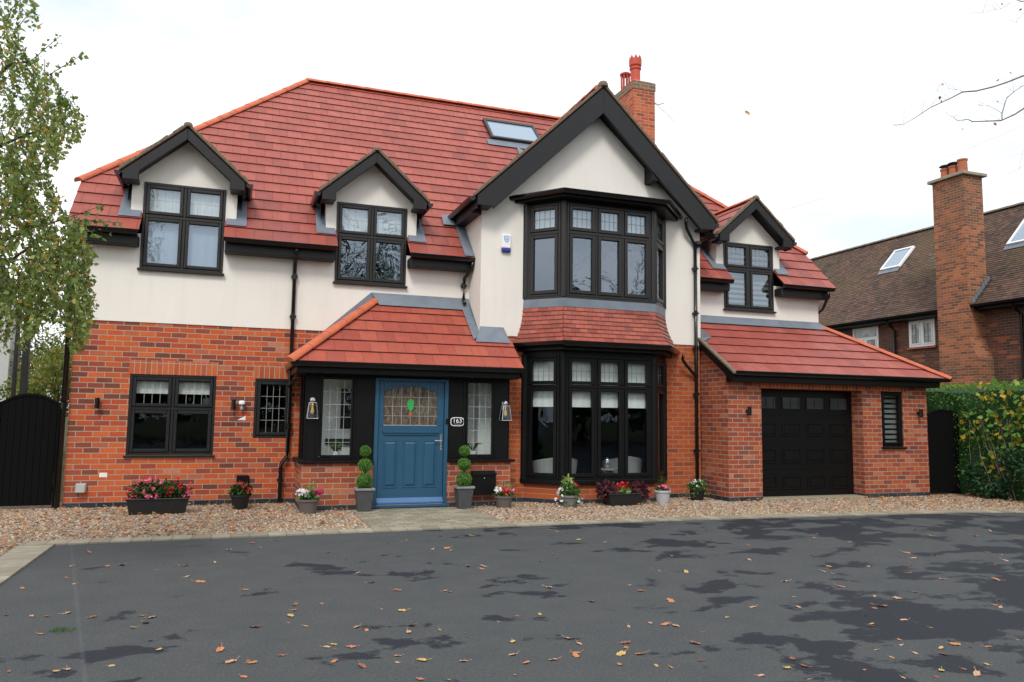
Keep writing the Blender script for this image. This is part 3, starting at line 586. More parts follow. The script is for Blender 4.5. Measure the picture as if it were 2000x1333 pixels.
# ------------------------------------------------------------------ dormers
def barge(c, y, zap, half, drop, dep, boxw, boxdrop, parent, th=.05, mat='fascia', ret=.3):
    # pair of barge boards meeting at apex (top line), boxed ends
    b = MB(); k = drop/half
    for s in (-1, 1):
        ot = [(c, y, zap), (c+s*half, y, zap-drop), (c+s*half, y, zap-drop-boxdrop), (c+s*(half-boxw), y, zap-drop-boxdrop-.0), (c+s*(half-boxw), y, zap-dep-k*(half-boxw)), (c, y, zap-dep)]
        b.prism(ot, (0, th, 0))
        b.box(*sorted((c+s*(half-boxw+.01), c+s*(half-.004))), y+th, y+ret, zap-drop-boxdrop, zap-drop-boxdrop+.05)
    return b.build('barge_board', M[mat], parent, bevel=.006)
for i, c in enumerate(D):
    b = MB(); cw = .82
    # front: cheek strips and gable
    z4 = 4.8; yd = -.016
    for s in (-1, 1):
        xs_ = sorted((c+s*.64, c+s*cw)); b.poly([(xs_[0], yd, z4), (xs_[1], yd, z4), (xs_[1], yd, 5.33), (xs_[0], yd, 5.33)])
        X = c+s*cw; b.poly([(X, yd, 4.78), (X, yd, 5.45), (X, .68, 5.45)])
        X = c+s*.64; b.poly([(X, yd, 4.38), (X, yd, 5.33), (X, .9, 5.33), (X, 0.9, 4.38)])
        b.poly([(c+s*.64, yd, 4.8), (c+s*cw, yd, 4.8), (c+s*cw, .3, 4.8), (c+s*.64, .3, 4.8)])
    b.poly([(c-cw, yd, 5.33), (c+cw, yd, 5.33), (c+cw, yd, 5.5), (c, yd, 6.25), (c-cw, yd, 5.5)])
    dm = b.build('dormer', M['render'], H, fix=False); dm['label'] = ['left', 'middle', 'right'][i]+' gabled dormer'
    zap, half, drop = 6.27, .955, .85; k = drop/half; yv = -.33
    barge(c, yv, zap-.035, half-.02, drop-.02, .2, .24, .14, dm, ret=.33)
    soff = MB()
    for s in (-1, 1): soff.add([(c, yv+.05, zap-.18), (c+s*half, yv+.05, zap-.18-drop), (c+s*half, yd, zap-.18-drop), (c, yd, zap-.18)], [(0, 1, 2, 3)])
    soff.build('soffit', M['black'], dm, fix=False)
    b = MB(); V_ = Vector((half, 0, drop)).length
    def ymeet(z): return z-4.8
    for s in (-1, 1):
        # u runs along Y from front, v up the slope; back edge follows the main roof
        pc = [(0, 0), (ymeet(zap-drop)+.33+.05, 0), (ymeet(zap)+.33+.05, V_), (0, V_)]
        tile_plane(b, (c+s*half, yv, zap-drop), (0, 1, 0), (-s*half, 0, drop), [pc], .335, .02)
    b.build('dormer_roof', M['tiles'], dm, fix=False)
    b = MB(); cap_run(b, (c, yv+.15, zap-.01), (c, ymeet(zap)+.02, zap-.01), .09); b.build('ridge_tiles', M['ridge'], dm)
    b = MB()    # mossy mortared verge
    for s in (-1, 1):
        nseg = 13; P0 = Vector((c, yv-.02, zap+.055)); P1 = Vector((c+s*(half+.03), yv-.02, zap-drop+.03))
        for q in range(nseg):
            a = P0.lerp(P1, q/nseg); e = P0.lerp(P1, (q+1)/nseg+.004); up = random.uniform(-.006, .022)
            b.prism([(a.x, a.y, a.z+up), (e.x, e.y, e.z+up), (e.x, e.y, e.z-.06), (a.x, a.y, a.z-.06)], (0, .12, 0))
    b.lathe((c, yv+.03, zap-.02), [(.075, 0), (.075, .04), (.06, .075), (.02, .09)], 10); b.build('mossy_verge', M['moss'], dm, bevel=.008)
    for s in (-1, 1):
        Xg = c+s*(half-.0); MB().sweep(GUT, [(Xg, yv+.02, 5.40), (Xg, .68, 5.40)], [(s, 0), (s, 0)]).build('gutter', M['pvc'], dm)
    b = MB()
    for s in (-1, 1):       # lead soakers round the cheeks, lying on the tiles
        e = .05
        def onroof(x, y, h=.034): return (x, y-h*.7, y+4.8+h*.7)
        xs_ = (c+s*.66, c+s*(cw+.17))
        b.poly([onroof(xs_[0], -.13, .04), onroof(xs_[1], -.13, .04), onroof(xs_[1], .02, .04), onroof(xs_[0], .02, .04)])
        b.poly([onroof(c+s*cw, .02, .04), onroof(c+s*(cw+.17), .02, .04), onroof(c+s*(cw+.15), .66), onroof(c+s*cw, .66)])
    b.build('lead_flashing', M['lead'], dm, fix=False)
# ------------------------------------------------------------------ gable wing roof
yv = -1.08; half, zap, drop = 2.5, 7.83, 2.40; V_ = math.hypot(half, drop)
b = MB()
for s in (-1, 1):
    ym = lambda z: z-4.8
    pc = [(0, 0), (ym(zap-drop)-yv+.05, 0), (ym(zap)-yv+.05, V_), (0, V_)]
    tile_plane(b, (WC+s*half, yv, zap-drop), (0, 1, 0), (-s*half, 0, drop), [pc], .335, .025)
wr = b.build('gable_roof', M['tiles'], H, fix=False)
b = MB(); cap_run(b, (WC, yv+.2, zap), (WC, 3.0, zap), .12); b.build('ridge_tiles', M['ridge'], wr)
barge(WC, yv, zap-.04, half-.03, drop-.03, .50, .30, .17, H, th=.06, ret=.32)
b = MB()
for s in (-1, 1): b.add([(WC, yv+.06, zap-.46), (WC+s*half, yv+.06, zap-.3-drop), (WC+s*half, WY-.02, zap-.3-drop), (WC, WY-.02, zap-.46)], [(0, 1, 2, 3)])
b.build('soffit', M['black'], H, fix=False)
b = MB()
for s in (-1, 1):
    nseg = 22; P0 = Vector((WC, yv-.02, zap+.055)); P1 = Vector((WC+s*(half+.03), yv-.02, zap-drop+.03))
    for q in range(nseg):
        a = P0.lerp(P1, q/nseg); e = P0.lerp(P1, (q+1)/nseg+.002); up = random.uniform(-.006, .022)
        b.prism([(a.x, a.y, a.z+up), (e.x, e.y, e.z+up), (e.x, e.y, e.z-.06), (a.x, a.y, a.z-.06)], (0, .1, 0))
b.lathe((WC, yv+.03, zap-.02), [(.1, 0), (.1, .05), (.08, .1), (.03, .12)], 10); b.build('mossy_verge', M['moss'], wr, bevel=.008)
for s in (-1, 1):
    MB().sweep(GUT, [(WC+s*(half-.01), yv+.06, 5.41), (WC+s*(half-.01), .62, 5.41)], [(s, 0), (s, 0)]).build('gutter', M['pvc'], H)
    b = MB(); xs_ = sorted((WC+s*(half-.02), WC+s*2.28)); b.box(xs_[0], xs_[1], yv+.34, .62, 5.18, 5.235); xf = sorted((WC+s*(half-.025), WC+s*(half-.06))); b.box(xf[0], xf[1], yv+.07, .62, 5.2, 5.40); b.build('fascia', M['fascia'], H)
b = MB()
for x, z in ((WC+1.12, 6.22), ): b.box(x-.07, x+.07, yv+.02, WY, z-.12, z+.25)
b.build('purlin_end', M['black'], H, bevel=.01)
# lead valley between main roof and the wing wall / garage top
def onr(x, y, h=.045): return (x, y-h*.7, y+4.8+h*.7)
b = MB(); b.poly([onr(4.02, -.37), onr(3.84, -.37), onr(3.84, .62), onr(4.02, .62)]); b.poly([onr(3.84, .35, .06), onr(3.6, .35, .06), onr(3.62, .6, .06), onr(3.84, .62, .06)])
b.poly([onr(6.05, 2.7, .04), onr(6.3, 2.62, .04), onr(6.4, 2.9, .04), onr(6.1, 3.2, .04)]); b.build('lead_flashing', M['lead'], H, fix=False)
# skylight
b = MB(); X0, X1, Y0, Y1 = 5.5, 6.86, 3.35, 4.1
def sp(x, y, h): return Vector((x, y-h*.7071, y+4.8+h*.7071))
def sbox(b, x0, x1, y0, y1, h0, h1): b.add([sp(x0,y0,h0),sp(x1,y0,h0),sp(x1,y1,h0),sp(x0,y1,h0),sp(x0,y0,h1),sp(x1,y0,h1),sp(x1,y1,h1),sp(x0,y1,h1)], [(0,3,2,1),(4,5,6,7),(0,1,5,4),(1,2,6,5),(2,3,7,6),(3,0,4,7)])
for q in ((X0, X0+.07, Y0, Y1), (X1-.07, X1, Y0, Y1), (X0+.07, X1-.07, Y0, Y0+.06), (X0+.07, X1-.07, Y1-.08, Y1)): sbox(b, *q, .0, .11)
skf = b.build('skylight', M['frame'], H, bevel=.008); b = MB(); b.poly([sp(X0+.07, Y0+.06, .08), sp(X1-.07, Y0+.06, .08), sp(X1-.07, Y1-.08, .08), sp(X0+.07, Y1-.08, .08)])
t = NT('skylight_glass'); M['skyglass'] = t.fin((.25, .33, .42), .05, None, 1.0); b.build('pane', M['skyglass'], skf, fix=False)
b = MB(); b.poly([sp(X0-.12, Y0-.2, .036), sp(X1+.12, Y0-.2, .036), sp(X1+.12, Y0, .04), sp(X0-.12, Y0, .04)]); b.build('lead_flashing', M['lead'], skf, fix=False)
# chimney
b = MB(); b.box(9.2, 9.82, 3.0, 4.2, 5.5, 9.92); ch = b.build('chimney', M['brick_chim'], H)
t = NT('grey_weathered_brick'); MB().box(9.185, 9.835, 2.985, 4.215, 9.92, 10.13).build('chimney_band', brick('brick_grey', [(0, (.12, .1, .07)), (.5, (.2, .15, .1)), (1, (.3, .14, .08))], plinth=False), ch)
b = MB(); b.add([(9.19, 2.99, 10.13), (9.83, 2.99, 10.13), (9.83, 4.21, 10.13), (9.19, 4.21, 10.13), (9.32, 3.12, 10.21), (9.70, 3.12, 10.21), (9.70, 4.08, 10.21), (9.32, 4.08, 10.21)], [(4, 5, 6, 7), (0, 1, 5, 4), (1, 2, 6, 5), (2, 3, 7, 6), (3, 0, 4, 7)]); b.build('mortar_flaunching', M['stone'], ch)
b = MB(); b.lathe((9.42, 3.3, 10.17), [(.17, 0), (.15, .06), (.125, .1), (.125, .38), (.15, .4), (.15, .44), (.13, .46), (.16, .5), (.165, .66), (.15, .67), (.13, .67), (.12, .5)], 20)
for k in range(8):
    a0, a1 = 2*math.pi*k/8, 2*math.pi*(k+1)/8; r = .155; am = (a0+a1)/2
    P = lambda a, z: (9.42+r*math.cos(a), 3.3+r*math.sin(a), z); b.prism([P(a0, 10.82), P(a1, 10.82), P(am, 10.93)], (-.02*math.cos(am), -.02*math.sin(am), 0))
b.build('chimney_pot', M['terra'], ch, smooth=False)
b = MB(); cx, cy = 9.42, 3.85
b.lathe((cx, cy, 10.17), [(.14, 0), (.12, .05), (.12, .14)], 16)
for k in range(8):
    a = 2*math.pi*k/8; b.tube([(cx+.11*math.cos(a), cy+.11*math.sin(a), 10.3), (cx+.11*math.cos(a), cy+.11*math.sin(a), 10.66)], .022, 6)
b.lathe((cx, cy, 10.64), [(.14, 0), (.15, .04), (.1, .07), (.03, .08)], 16); b.build('chimney_pot', M['terra'], ch)
# ------------------------------------------------------------------ porch
PY, PX0, PX1 = -1.2, 1.0, 4.5
b = MB()
b.poly([(PX0, PY, 0), (2.13, PY, 0), (2.13, PY, .74), (PX0, PY, .74)]); b.poly([(PX0, PY, 0), (PX0, 0, 0), (PX0, 0, .74), (PX0, PY, .74)])
po = b.build('porch_wall', M['brick_new'], H, fix=False); b = MB(); b.poly([(3.37, PY, 0), (PX1, PY, 0), (PX1, PY, .74), (3.37, PY, .74)]); b.poly([(PX1, PY, 0), (PX1, WY, 0), (PX1, WY, .74), (PX1, PY, .74)])
b.build('porch_wall', M['brick_new'], H, fix=False)
MB().box(3.37, PX1+.06, PY-.06, PY+.2, .742, .785).build('porch_sill', M['black'], po, bevel=.008)
b = MB(); b.box(PX0-.06, 2.13, PY-.06, PY+.2, .742, .785); b.box(PX0-.06, PX0+.14, PY+.2, -.0, .742, .785); b.build('porch_sill', M['black'], po, bevel=.008)
b = MB()        # black timber walls with window openings
def bw(x0, x1, ops): wall_grid(b, x0, x1, .785, 2.3, PY+.03, ops, .06)
bw(PX0+.03, 2.13, [(1.22, 1.83, .79, 2.16)]); bw(3.37, PX1-.03, [(3.64, 4.23, .79, 2.16)])
b.box(2.13, 3.37, PY+.04, PY+.1, 2.135, 2.3)
b.box(PX0+.03, PX0+.05, -.3, 0, .785, 2.3); b.box(PX0+.03, PX0+.05, PY+.03, PY+.14, .785, 2.3); b.box(PX0+.03, PX0+.05, PY+.14, -.3, 2.15, 2.3); b.box(PX1-.05, PX1-.03, PY+.03, WY, .785, 2.3)
for x in (PX0+.02, PX0+.2, PX0+.235): b.box(x, x+.03, PY+.012, PY+.03, .785, 2.3)
for y in (PY+.35, PY+.75): b.box(PX0+.012, PX0+.03, y, y+.05, .785, 2.3)
b.build('porch_cladding', M['black'], po, bevel=.004)
PM = TM(0, PY+.045)
for a, c_, lb in ((1.22, 1.83, 'tall leaded porch window left of the blue door'), (3.64, 4.23, 'tall leaded porch window right of the blue door')):
    window(PM, a, c_, .79, 2.16, [1], None, None, (4, 6), mat='black', gmat='glasslow', sill=False, label=lb, sash=.03, leadmat='leading')
b = MB(); b.poly([(1.08, -1.1, .3), (4.45, -1.1, .3), (4.45, -.03, .3), (1.08, -.03, .3)]); b.poly([(1.08, -1.1, 2.29), (4.45, -1.1, 2.29), (4.45, -.03, 2.29), (1.08, -.03, 2.29)]); b.poly([(1.08, -.55, .3), (4.03, -.55, .3), (4.03, -.55, 2.29), (1.08, -.55, 2.29)]); b.poly([(4.03, -.55, .3), (4.03, -.77, .3), (4.03, -.77, 2.29), (4.03, -.55, 2.29)]); b.poly([(4.03, -.77, .3), (4.45, -.77, .3), (4.45, -.77, 2.29), (4.03, -.77, 2.29)]); b.poly([(4.44, -.77, .3), (4.44, -1.1, .3), (4.44, -1.1, 2.29), (4.44, -.77, 2.29)]); b.build('room_interior', M['hallint'], H, fix=False)
b = MB(); b.box(1.66, 2.1, -.58, -.552, 1.28, 1.95); b.box(1.42, 1.85, -.6, -.552, 1.02, 1.11); b.build('picture_and_shelf', M['darkint'], H)
# porch roof: front slope, left hip, right verge
b = MB(); yt, ye, zt, ze = 0, -1.52, 3.56, 2.33; Lv = math.hypot(zt-ze, ye); kx = Lv
tile_plane(b, (0, ye, ze), (1, 0, 0), (0, -ye, zt-ze), [clip_poly([(.78, 0), (4.6, 0), (4.6, .97), (4.06, .97), (4.06, Lv), (2.28, Lv)][:0] or [(.78, 0), (4.6, 0), (4.6, Lv*.51), (.78+1.5*.51, Lv*.51)], [(0, 0), (9, 0), (9, 9), (0, 9)]), [(.78+1.5*.51, Lv*.51), (4.06, Lv*.51), (4.06, Lv), (2.28, Lv)]], .32)
tile_plane(b, (.78, 0, ze), (0, 1, 0), (1.5, 0, zt-ze), [[(ye, 0), (0, 0), (0, math.hypot(1.5, zt-ze))]], .32)
pr = b.build('porch_roof', M['tiles_p'], H, fix=False)
b = MB(); cap_run(b, (.74, ye-.03, ze), (2.28, -.02, zt), .098, seg=.45); b.build('hip_tiles', M['ridge'], pr)
b = MB(); b.box(.85, 4.56, -1.46, -1.14, 2.16, 2.29); b.box(.85, 1.05, -1.14, 0, 2.16, 2.29); b.box(4.3, 4.56, -1.14, WY, 2.16, 2.29); b.prism([(4.57, -1.5, 2.3), (4.57, WY-.02, 2.9), (4.57, WY-.02, 2.72), (4.57, -1.44, 2.16)], (.035, 0, 0))
b.build('porch_fascia', M['black'], pr, bevel=.01)
gutter([(.86, -.02, 2.335), (.86, -1.47, 2.335), (4.62, -1.47, 2.335)], [(-1, 0), (-1, -1), (0, -1)], parent=pr)
def onp(x, y, h=.04): k_ = (zt-ze)/1.52; return (x, y-h*.6, ze+(y-ye)*k_+h*.75)
b = MB(); b.poly([(2.2, -.018, 3.72), (4.06, -.018, 3.72), onp(4.06, -.13), onp(2.33, -.13)]); b.poly([(2.2, -.018, 3.72), (2.3, -.03, 3.56), (.95, -.02, 2.45), (.86, -.02, 2.5)])
b.poly([onp(4.04, -.1), onp(3.88, -.1), onp(3.88, -.9), onp(4.04, -.78)]); b.poly([(4.03, -.77, 2.98), (4.03, -.0, 3.72), (4.03, 0, 3.55), (4.03, -.77, 2.9)])
b.poly([(4.04, WY-.02, 3.12), (4.48, WY-.02, 3.12), onp(4.55, -.95), onp(3.9, -.95)]); b.build('lead_flashing', M['lead'], pr, fix=False)
# front door
dr = MB(); fy = PY-.0
dr.box(2.132, 2.195, fy-.01, fy+.09, 0.02, 2.13); dr.box(3.305, 3.368, fy-.01, fy+.09, .02, 2.13); dr.box(2.195, 3.305, fy-.01, fy+.09, 2.08, 2.13); dr.box(2.12, 3.38, fy-.05, fy+.09, .015, .06)
door = dr.build('door', M['blue'], H, bevel=.006); door['label'] = 'blue front door with arched stained glass'
lf = MB(); y0, y1 = fy+.025, fy+.07; x0, x1, zb, zt_ = 2.2, 3.3, .075, 2.075; ga, gb, gz = 2.28, 3.18, 1.35
arch = lambda x: 1.90+.095*(1-((x-(ga+gb)/2)/((gb-ga)/2))**2)
lf.box(x0, x1, y0, y1, zb, gz); lf.box(x0, ga, y0, y1, gz, zt_); lf.box(gb, x1, y0, y1, gz, zt_)
n_ = 14
for k in range(n_):
    a, c_ = ga+(gb-ga)*k/n_, ga+(gb-ga)*(k+1)/n_; lf.prism([(a, y0, arch(a)), (c_, y0, arch(c_)), (c_, y0, zt_), (a, y0, zt_)], (0, y1-y0, 0))
lf.box(2.27, 3.21, y0-.035, y0, 1.225, 1.265); lf.box(2.29, 3.19, y0-.02, y0, 1.19, 1.225)
for a, c_ in ((2.29, 2.53), (2.62, 2.86), (2.95, 3.19)):
    z0, z1 = .33, 1.11
    for q in ((a, a+.025, z0, z1), (c_-.025, c_, z0, z1), (a+.025, c_-.025, z0, z0+.025), (a+.025, c_-.025, z1-.025, z1)): lf.box(q[0], q[1], y0-.010, y0+.001, q[2], q[3])
    o_, i_ = .03, .06
    lf.add([(a+o_, y0-.001, z0+o_), (c_-o_, y0-.001, z0+o_), (c_-o_, y0-.001, z1-o_), (a+o_, y0-.001, z1-o_), (a+i_, y0-.018, z0+i_), (c_-i_, y0-.018, z0+i_), (c_-i_, y0-.018, z1-i_), (a+i_, y0-.018, z1-i_)], [(4, 5, 6, 7), (0, 1, 5, 4), (1, 2, 6, 5), (2, 3, 7, 6), (3, 0, 4, 7)])
lf.build('door_leaf', M['blue'], door, bevel=.004)
g = MB(); pts = [(ga, y0+.02, gz), (gb, y0+.02, gz)]+[(gb-(gb-ga)*k/n_, y0+.02, arch(gb-(gb-ga)*k/n_)) for k in range(n_+1)]; g.poly(pts); g.build('stained_glass', M['obscure'], door, fix=False)
g = MB()
for k in range(1, 6): x = ga+(gb-ga)*k/6; g.box(x-.004, x+.004, y0+.012, y0+.0195, gz, arch(x))
for k in range(1, 4): z = gz+k*.155; g.box(ga, gb, y0+.0115, y0+.019, z-.004, z+.004)
g.box(ga, gb, y0-.004, y0+.015, gz-.004, gz+.008); g.build('leading', M['leading'], door, fix=False)
g = MB(); g.poly([(2.73+.062*math.cos(a)*(1 if math.sin(a) > 0 else .85), y0+.01, 1.70+(.09 if math.sin(a) > 0 else .11)*math.sin(a)) for a in [2*math.pi*k/16 for k in range(16)]]); g.build('green_motif', M['greenglass'], door, fix=False)
g = MB(); g.poly([(2.71, y0+.01, 1.5), (2.75, y0+.01, 1.5), (2.76, y0+.01, 1.56), (2.70, y0+.01, 1.56)]); g.poly([(2.69, y0+.01, 1.83), (2.77, y0+.01, 1.83), (2.73, y0+.01, 1.78)]); g.build('amber_motif', M['amber'], door, fix=False)
MB().prism([(2.2, y0, .17), (2.2, y0-.045, .1), (2.2, y0-.045, .08), (2.2, y0, .08)], (1.1, 0, 0)).build('weatherboard', M['bluelight'], door)
MB().box(2.2, 3.3, y0-.03, y0+.0, .061, .07).build('threshold', M['chrome'], door)
g = MB(); g.box(3.245, 3.272, y0-.012, y0, .94, 1.2); g.tube([(3.258, y0-.01, 1.10), (3.258, y0-.055, 1.10), (3.14, y0-.055, 1.10)], .010, 8); g.lathe((3.258, y0-.014, .99), [(.01, 0), (.01, .02)], 8); g.build('door_handle', M['chrome'], door, bevel=.003)
# garage
GY, GX0, GX1 = -1.6, 8.66, 13.55
b = MB(); wall_grid(b, GX0, GX1, 0, 2.30, GY, [(9.41, 11.86, 0, 2.12), (12.34, 12.91, 1.0, 2.14)], .32)
b.poly([(GX0, GY, 0), (GX0, -.7, 0), (GX0, -.7, 3.1), (GX0, GY, 2.5)]); b.poly([(GX1, GY, 0), (GX1, 6, 0), (GX1, 6, 2.3), (GX1, GY, 2.3)])
ga_ = b.build('garage_wall', M['brick_new'], H, fix=False)
b = MB(); wall_grid(b, 9.3, 13.0, 2.124, 2.3, GY-.003, []); b.build('soldier_course', M['soldier'], ga_, fix=False)
MB().box(9.38, 11.9, GY-.02, GY+.35, 0.0, .035).build('garage_step', M['stone'], ga_, bevel=.006)
gy = GY+.3; g = MB(); g.box(9.41, 11.86, gy, gy+.05, .04, 2.13)
for z in (.57, 1.08, 1.62): g.box(9.42, 11.85, gy-.004, gy, z-.012, z+.006)
for r_, (za, zb_) in enumerate(((.17, .42), (.68, .95), (1.2, 1.46))):
    for c_ in range(4):
        a = 9.53+c_*.585; e_ = a+.44
        for q in ((a, a+.02, za, zb_), (e_-.02, e_, za, zb_), (a+.02, e_-.02, za, za+.02), (a+.02, e_-.02, zb_-.02, zb_)): g.box(q[0], q[1], gy-.014, gy, q[2], q[3])
        g.box(a+.06, e_-.06, gy-.012, gy, za+.05, zb_-.05)
gd = g.build('garage_door', M['black'], H, bevel=.004); gd['label'] = 'black panelled garage door'
for c_ in range(4):
    a = 9.53+c_*.585+.02; e_ = a+.40; f = MB()
    for q in ((a, a+.02, 1.74, 1.96), (e_-.02, e_, 1.74, 1.96), (a+.02, e_-.02, 1.74, 1.76), (a+.02, e_-.02, 1.94, 1.96), ((a+e_)/2-.007, (a+e_)/2+.007, 1.76, 1.94), (a+.02, e_-.02, 1.845, 1.857)): f.box(q[0], q[1], gy-.022, gy-.003, q[2], q[3])
    f.box(a+.02, e_-.02, gy-.006, gy-.0005, 1.76, 1.94)
    t = None
    f.build('door_window', M['gpane'] if 'gpane' in M else M.setdefault('gpane', plain('garage_pane', (.06, .065, .068), .15, .1, 5, 0)), gd)
F, _ = window(TM(0, GY+.06), 12.34, 12.91, 1.0, 2.14, [1], None, None, None, mat='black', gmat='glasslow', label='narrow garage window with striped blind', sprj=.08, sash=.045)
st = MB(TM(0, GY+.06))
for k in range(10): st.box(12.38, 12.87, .07, .074, 1.06+k*.105, 1.06+k*.105+.065)
st.build('blind', M['stripe'], F, fix=False)
room(12.2, 13.1, GY+.32, 1, .8, 2.25, M['darkint']); 
yt, ye, zt, ze = 0, -1.88, 3.58, 2.40; Lv = math.hypot(zt-ze, ye)
b = MB(); kx = 1.85/1.88
vw = Lv*(1.88-.77)/1.88
tile_plane(b, (0, ye, ze), (1, 0, 0), (0, -ye, zt-ze), [[(8.64, 0), (13.84, 0), (13.84-1.57*(vw/Lv), vw), (8.64, vw)], [(8.66, vw), (13.84-1.57*(vw/Lv), vw), (12.27, Lv), (8.66, Lv)]], .36)
tile_plane(b, (13.84, 0, ze), (0, 1, 0), (-1.57, 0, zt-ze), [[(ye, 0), (6, 0), (6, math.hypot(1.57, 1.18)), (0, math.hypot(1.57, 1.18))]], .36)
gr = b.build('garage_roof', M['tiles_g'], H, fix=False)
b = MB(); cap_run(b, (13.87, ye-.02, ze), (12.28, -.03, zt), .085, seg=.4); b.build('hip_tiles', M['ridge'], gr)
b = MB(); b.box(8.62, 13.72, -1.80, GY+.0, 2.22, 2.36); b.box(13.56, 13.72, GY, 6, 2.22, 2.36)
b.prism([(8.585, -1.9, 2.38), (8.585, -.77, 3.1), (8.585, -.77, 2.93), (8.585, -1.8, 2.24), (8.585, -1.86, 2.24)], (.04, 0, 0)); b.build('garage_fascia', M['black'], gr, bevel=.01)
b = MB(); b.prism([(8.56, -1.92, 2.40), (8.56, -.78, 3.125), (8.56, -.78, 3.085), (8.56, -1.92, 2.36)], (.09, 0, 0)); b.build('mossy_verge', M['moss'], gr)
gutter([(8.62, -1.83, 2.41), (13.78, -1.83, 2.41), (13.78, 5.9, 2.41)], [(0, -1), (1, -1), (1, 0)], parent=gr)
def ong(x, y, h=.04): return (x, y-h*.5, ze+(y-ye)*(zt-ze)/1.88+h*.85)
b = MB(); b.poly([(8.66, -.018, 3.70), (12.2, -.018, 3.70), (12.34, -.04, 3.62), ong(12.3, -.14), ong(8.66, -.14)]); b.poly([ong(8.63, -.9), ong(8.9, -.72), ong(8.68, -.5), (8.64, -.77, 3.3), (8.64, -.77, 3.12)]); b.build('lead_flashing', M['lead'], gr, fix=False)
# downpipes
def pipe(path, name='downpipe', r=.034, br=None, parent=None):
    o = MB().tube(path, r, 10).build(name, M['pvc'], parent or H, smooth=True); kk = MB()
    for (x, y, z) in (br or []): kk.box(x-.055, x+.055, y-.03, y+.045, z-.018, z+.018); kk.lathe((x, y, z-.05), [(r*1.18, 0), (r*1.18, .1)], 10)
    if kk.v: kk.build('pipe_bracket', M['pvc'], o)
    return o
pipe([(.85, -.33, 4.36), (.85, -.33, 4.3), (.85, -.07, 4.12), (.85, -.07, 2.3), (.85, -.07, .86), (.84, -.08, .78), (.76, -.1, .68), (.75, -.1, .6), (.75, -.1, .02)], br=[(.85, -.07, 3.9), (.85, -.07, 3.2), (.85, -.07, 2.5), (.85, -.07, 1.3), (.75, -.1, .4)])
pipe([(4.0, -.38, 4.36), (3.99, -.36, 4.26), (3.92, -.1, 4.08), (3.92, -.07, 3.68), (3.92, -.16, 3.6)], br=[(3.92, -.07, 3.95)])
pipe([(-2.56, -.3, 4.38), (-2.56, -.28, 4.3), (-2.56, -.07, 4.1), (-2.56, -.07, .02)], br=[(-2.56, -.07, 3.2), (-2.56, -.07, 1.6)], r=.04)
xw = 8.49; yw = WY-.07
pipe([(xw, yw, 5.0), (xw, yw, .02)], br=[(xw, yw, z) for z in (4.5, 3.6, 2.9, 2.0, .9)])
pipe([(8.2, -.97, 5.47), (8.2, -.95, 5.36), (8.24, -.9, 5.28), (8.46, yw, 5.02), (8.49, yw, 4.94)], 'swan_neck_pipe', .03)
pipe([(8.1, -.98, 2.75), (8.1, -.95, 2.66), (8.16, -.92, 2.6), (8.42, yw, 2.4), (8.49, yw, 2.34)], 'swan_neck_pipe', .03)
pipe([(12.2, -.36, 4.36), (12.2, -.36, 4.26), (12.26, -.1, 4.0), (12.26, .1, 3.9)], 'swan_neck_pipe', .034)
MB().lathe((8.55, yw, 4.93), [(.05, 0), (.075, .06), (.075, .12)], 12).build('hopper_head', M['pvc'], H)
pipe([(.9, -1.42, 2.27), (.87, -1.2, 2.1), (.86, -.3, 2.02), (.85, -.1, 1.98)], 'swan_neck_pipe', .03)
# ------------------------------------------------------------------ small things fixed to the walls
def updown(x, y, z, label):
    t_ = thing('wall_light', label, 'wall light', (x, y, z), group='black up and down wall lights')
    MB().lathe((0, -.085, -.085), [(.034, 0), (.036, .005), (.036, .165), (.034, .17), (.026, .17), (.026, .15)], 16).build('lamp_body', M['pvc'], t_)
    MB().box(-.03, .03, -.055, 0, -.03, .03).build('bracket', M['pvc'], t_, bevel=.004)
updown(-2.09, 0, 1.65, 'black tube wall light left of the wide ground floor window'); updown(-.05, 0, 1.66, 'black tube wall light beside the small white security lamp')
updown(9.08, GY, 1.68, 'black tube wall light on the brick pier left of the garage door'); updown(13.3, GY, 1.69, 'black tube wall light at the far right corner of the garage')
t_ = thing('security_light', 'small white security lamp with a dome sensor on the brick wall', 'security light', (.06, 0, 1.66))
MB().lathe((.02, -.07, -.01), [(.0, .08), (.04, .075), (.055, .05), (.055, .02), (.03, 0), (.0, 0)][::-1], 16).build('lamp_head', M['white'], t_); MB().lathe((.02, -.07, -.1), [(.0, 0), (.025, .02), (.025, .05), (.012, .09)], 12).build('sensor', M['grey'], t_); MB().box(0, .04, -.06, 0, -.02, .03).build('bracket', M['white'], t_)
M['bulb'] = plain('filament_bulb', (.7, .4, .1), .2, .1, 4, 0)
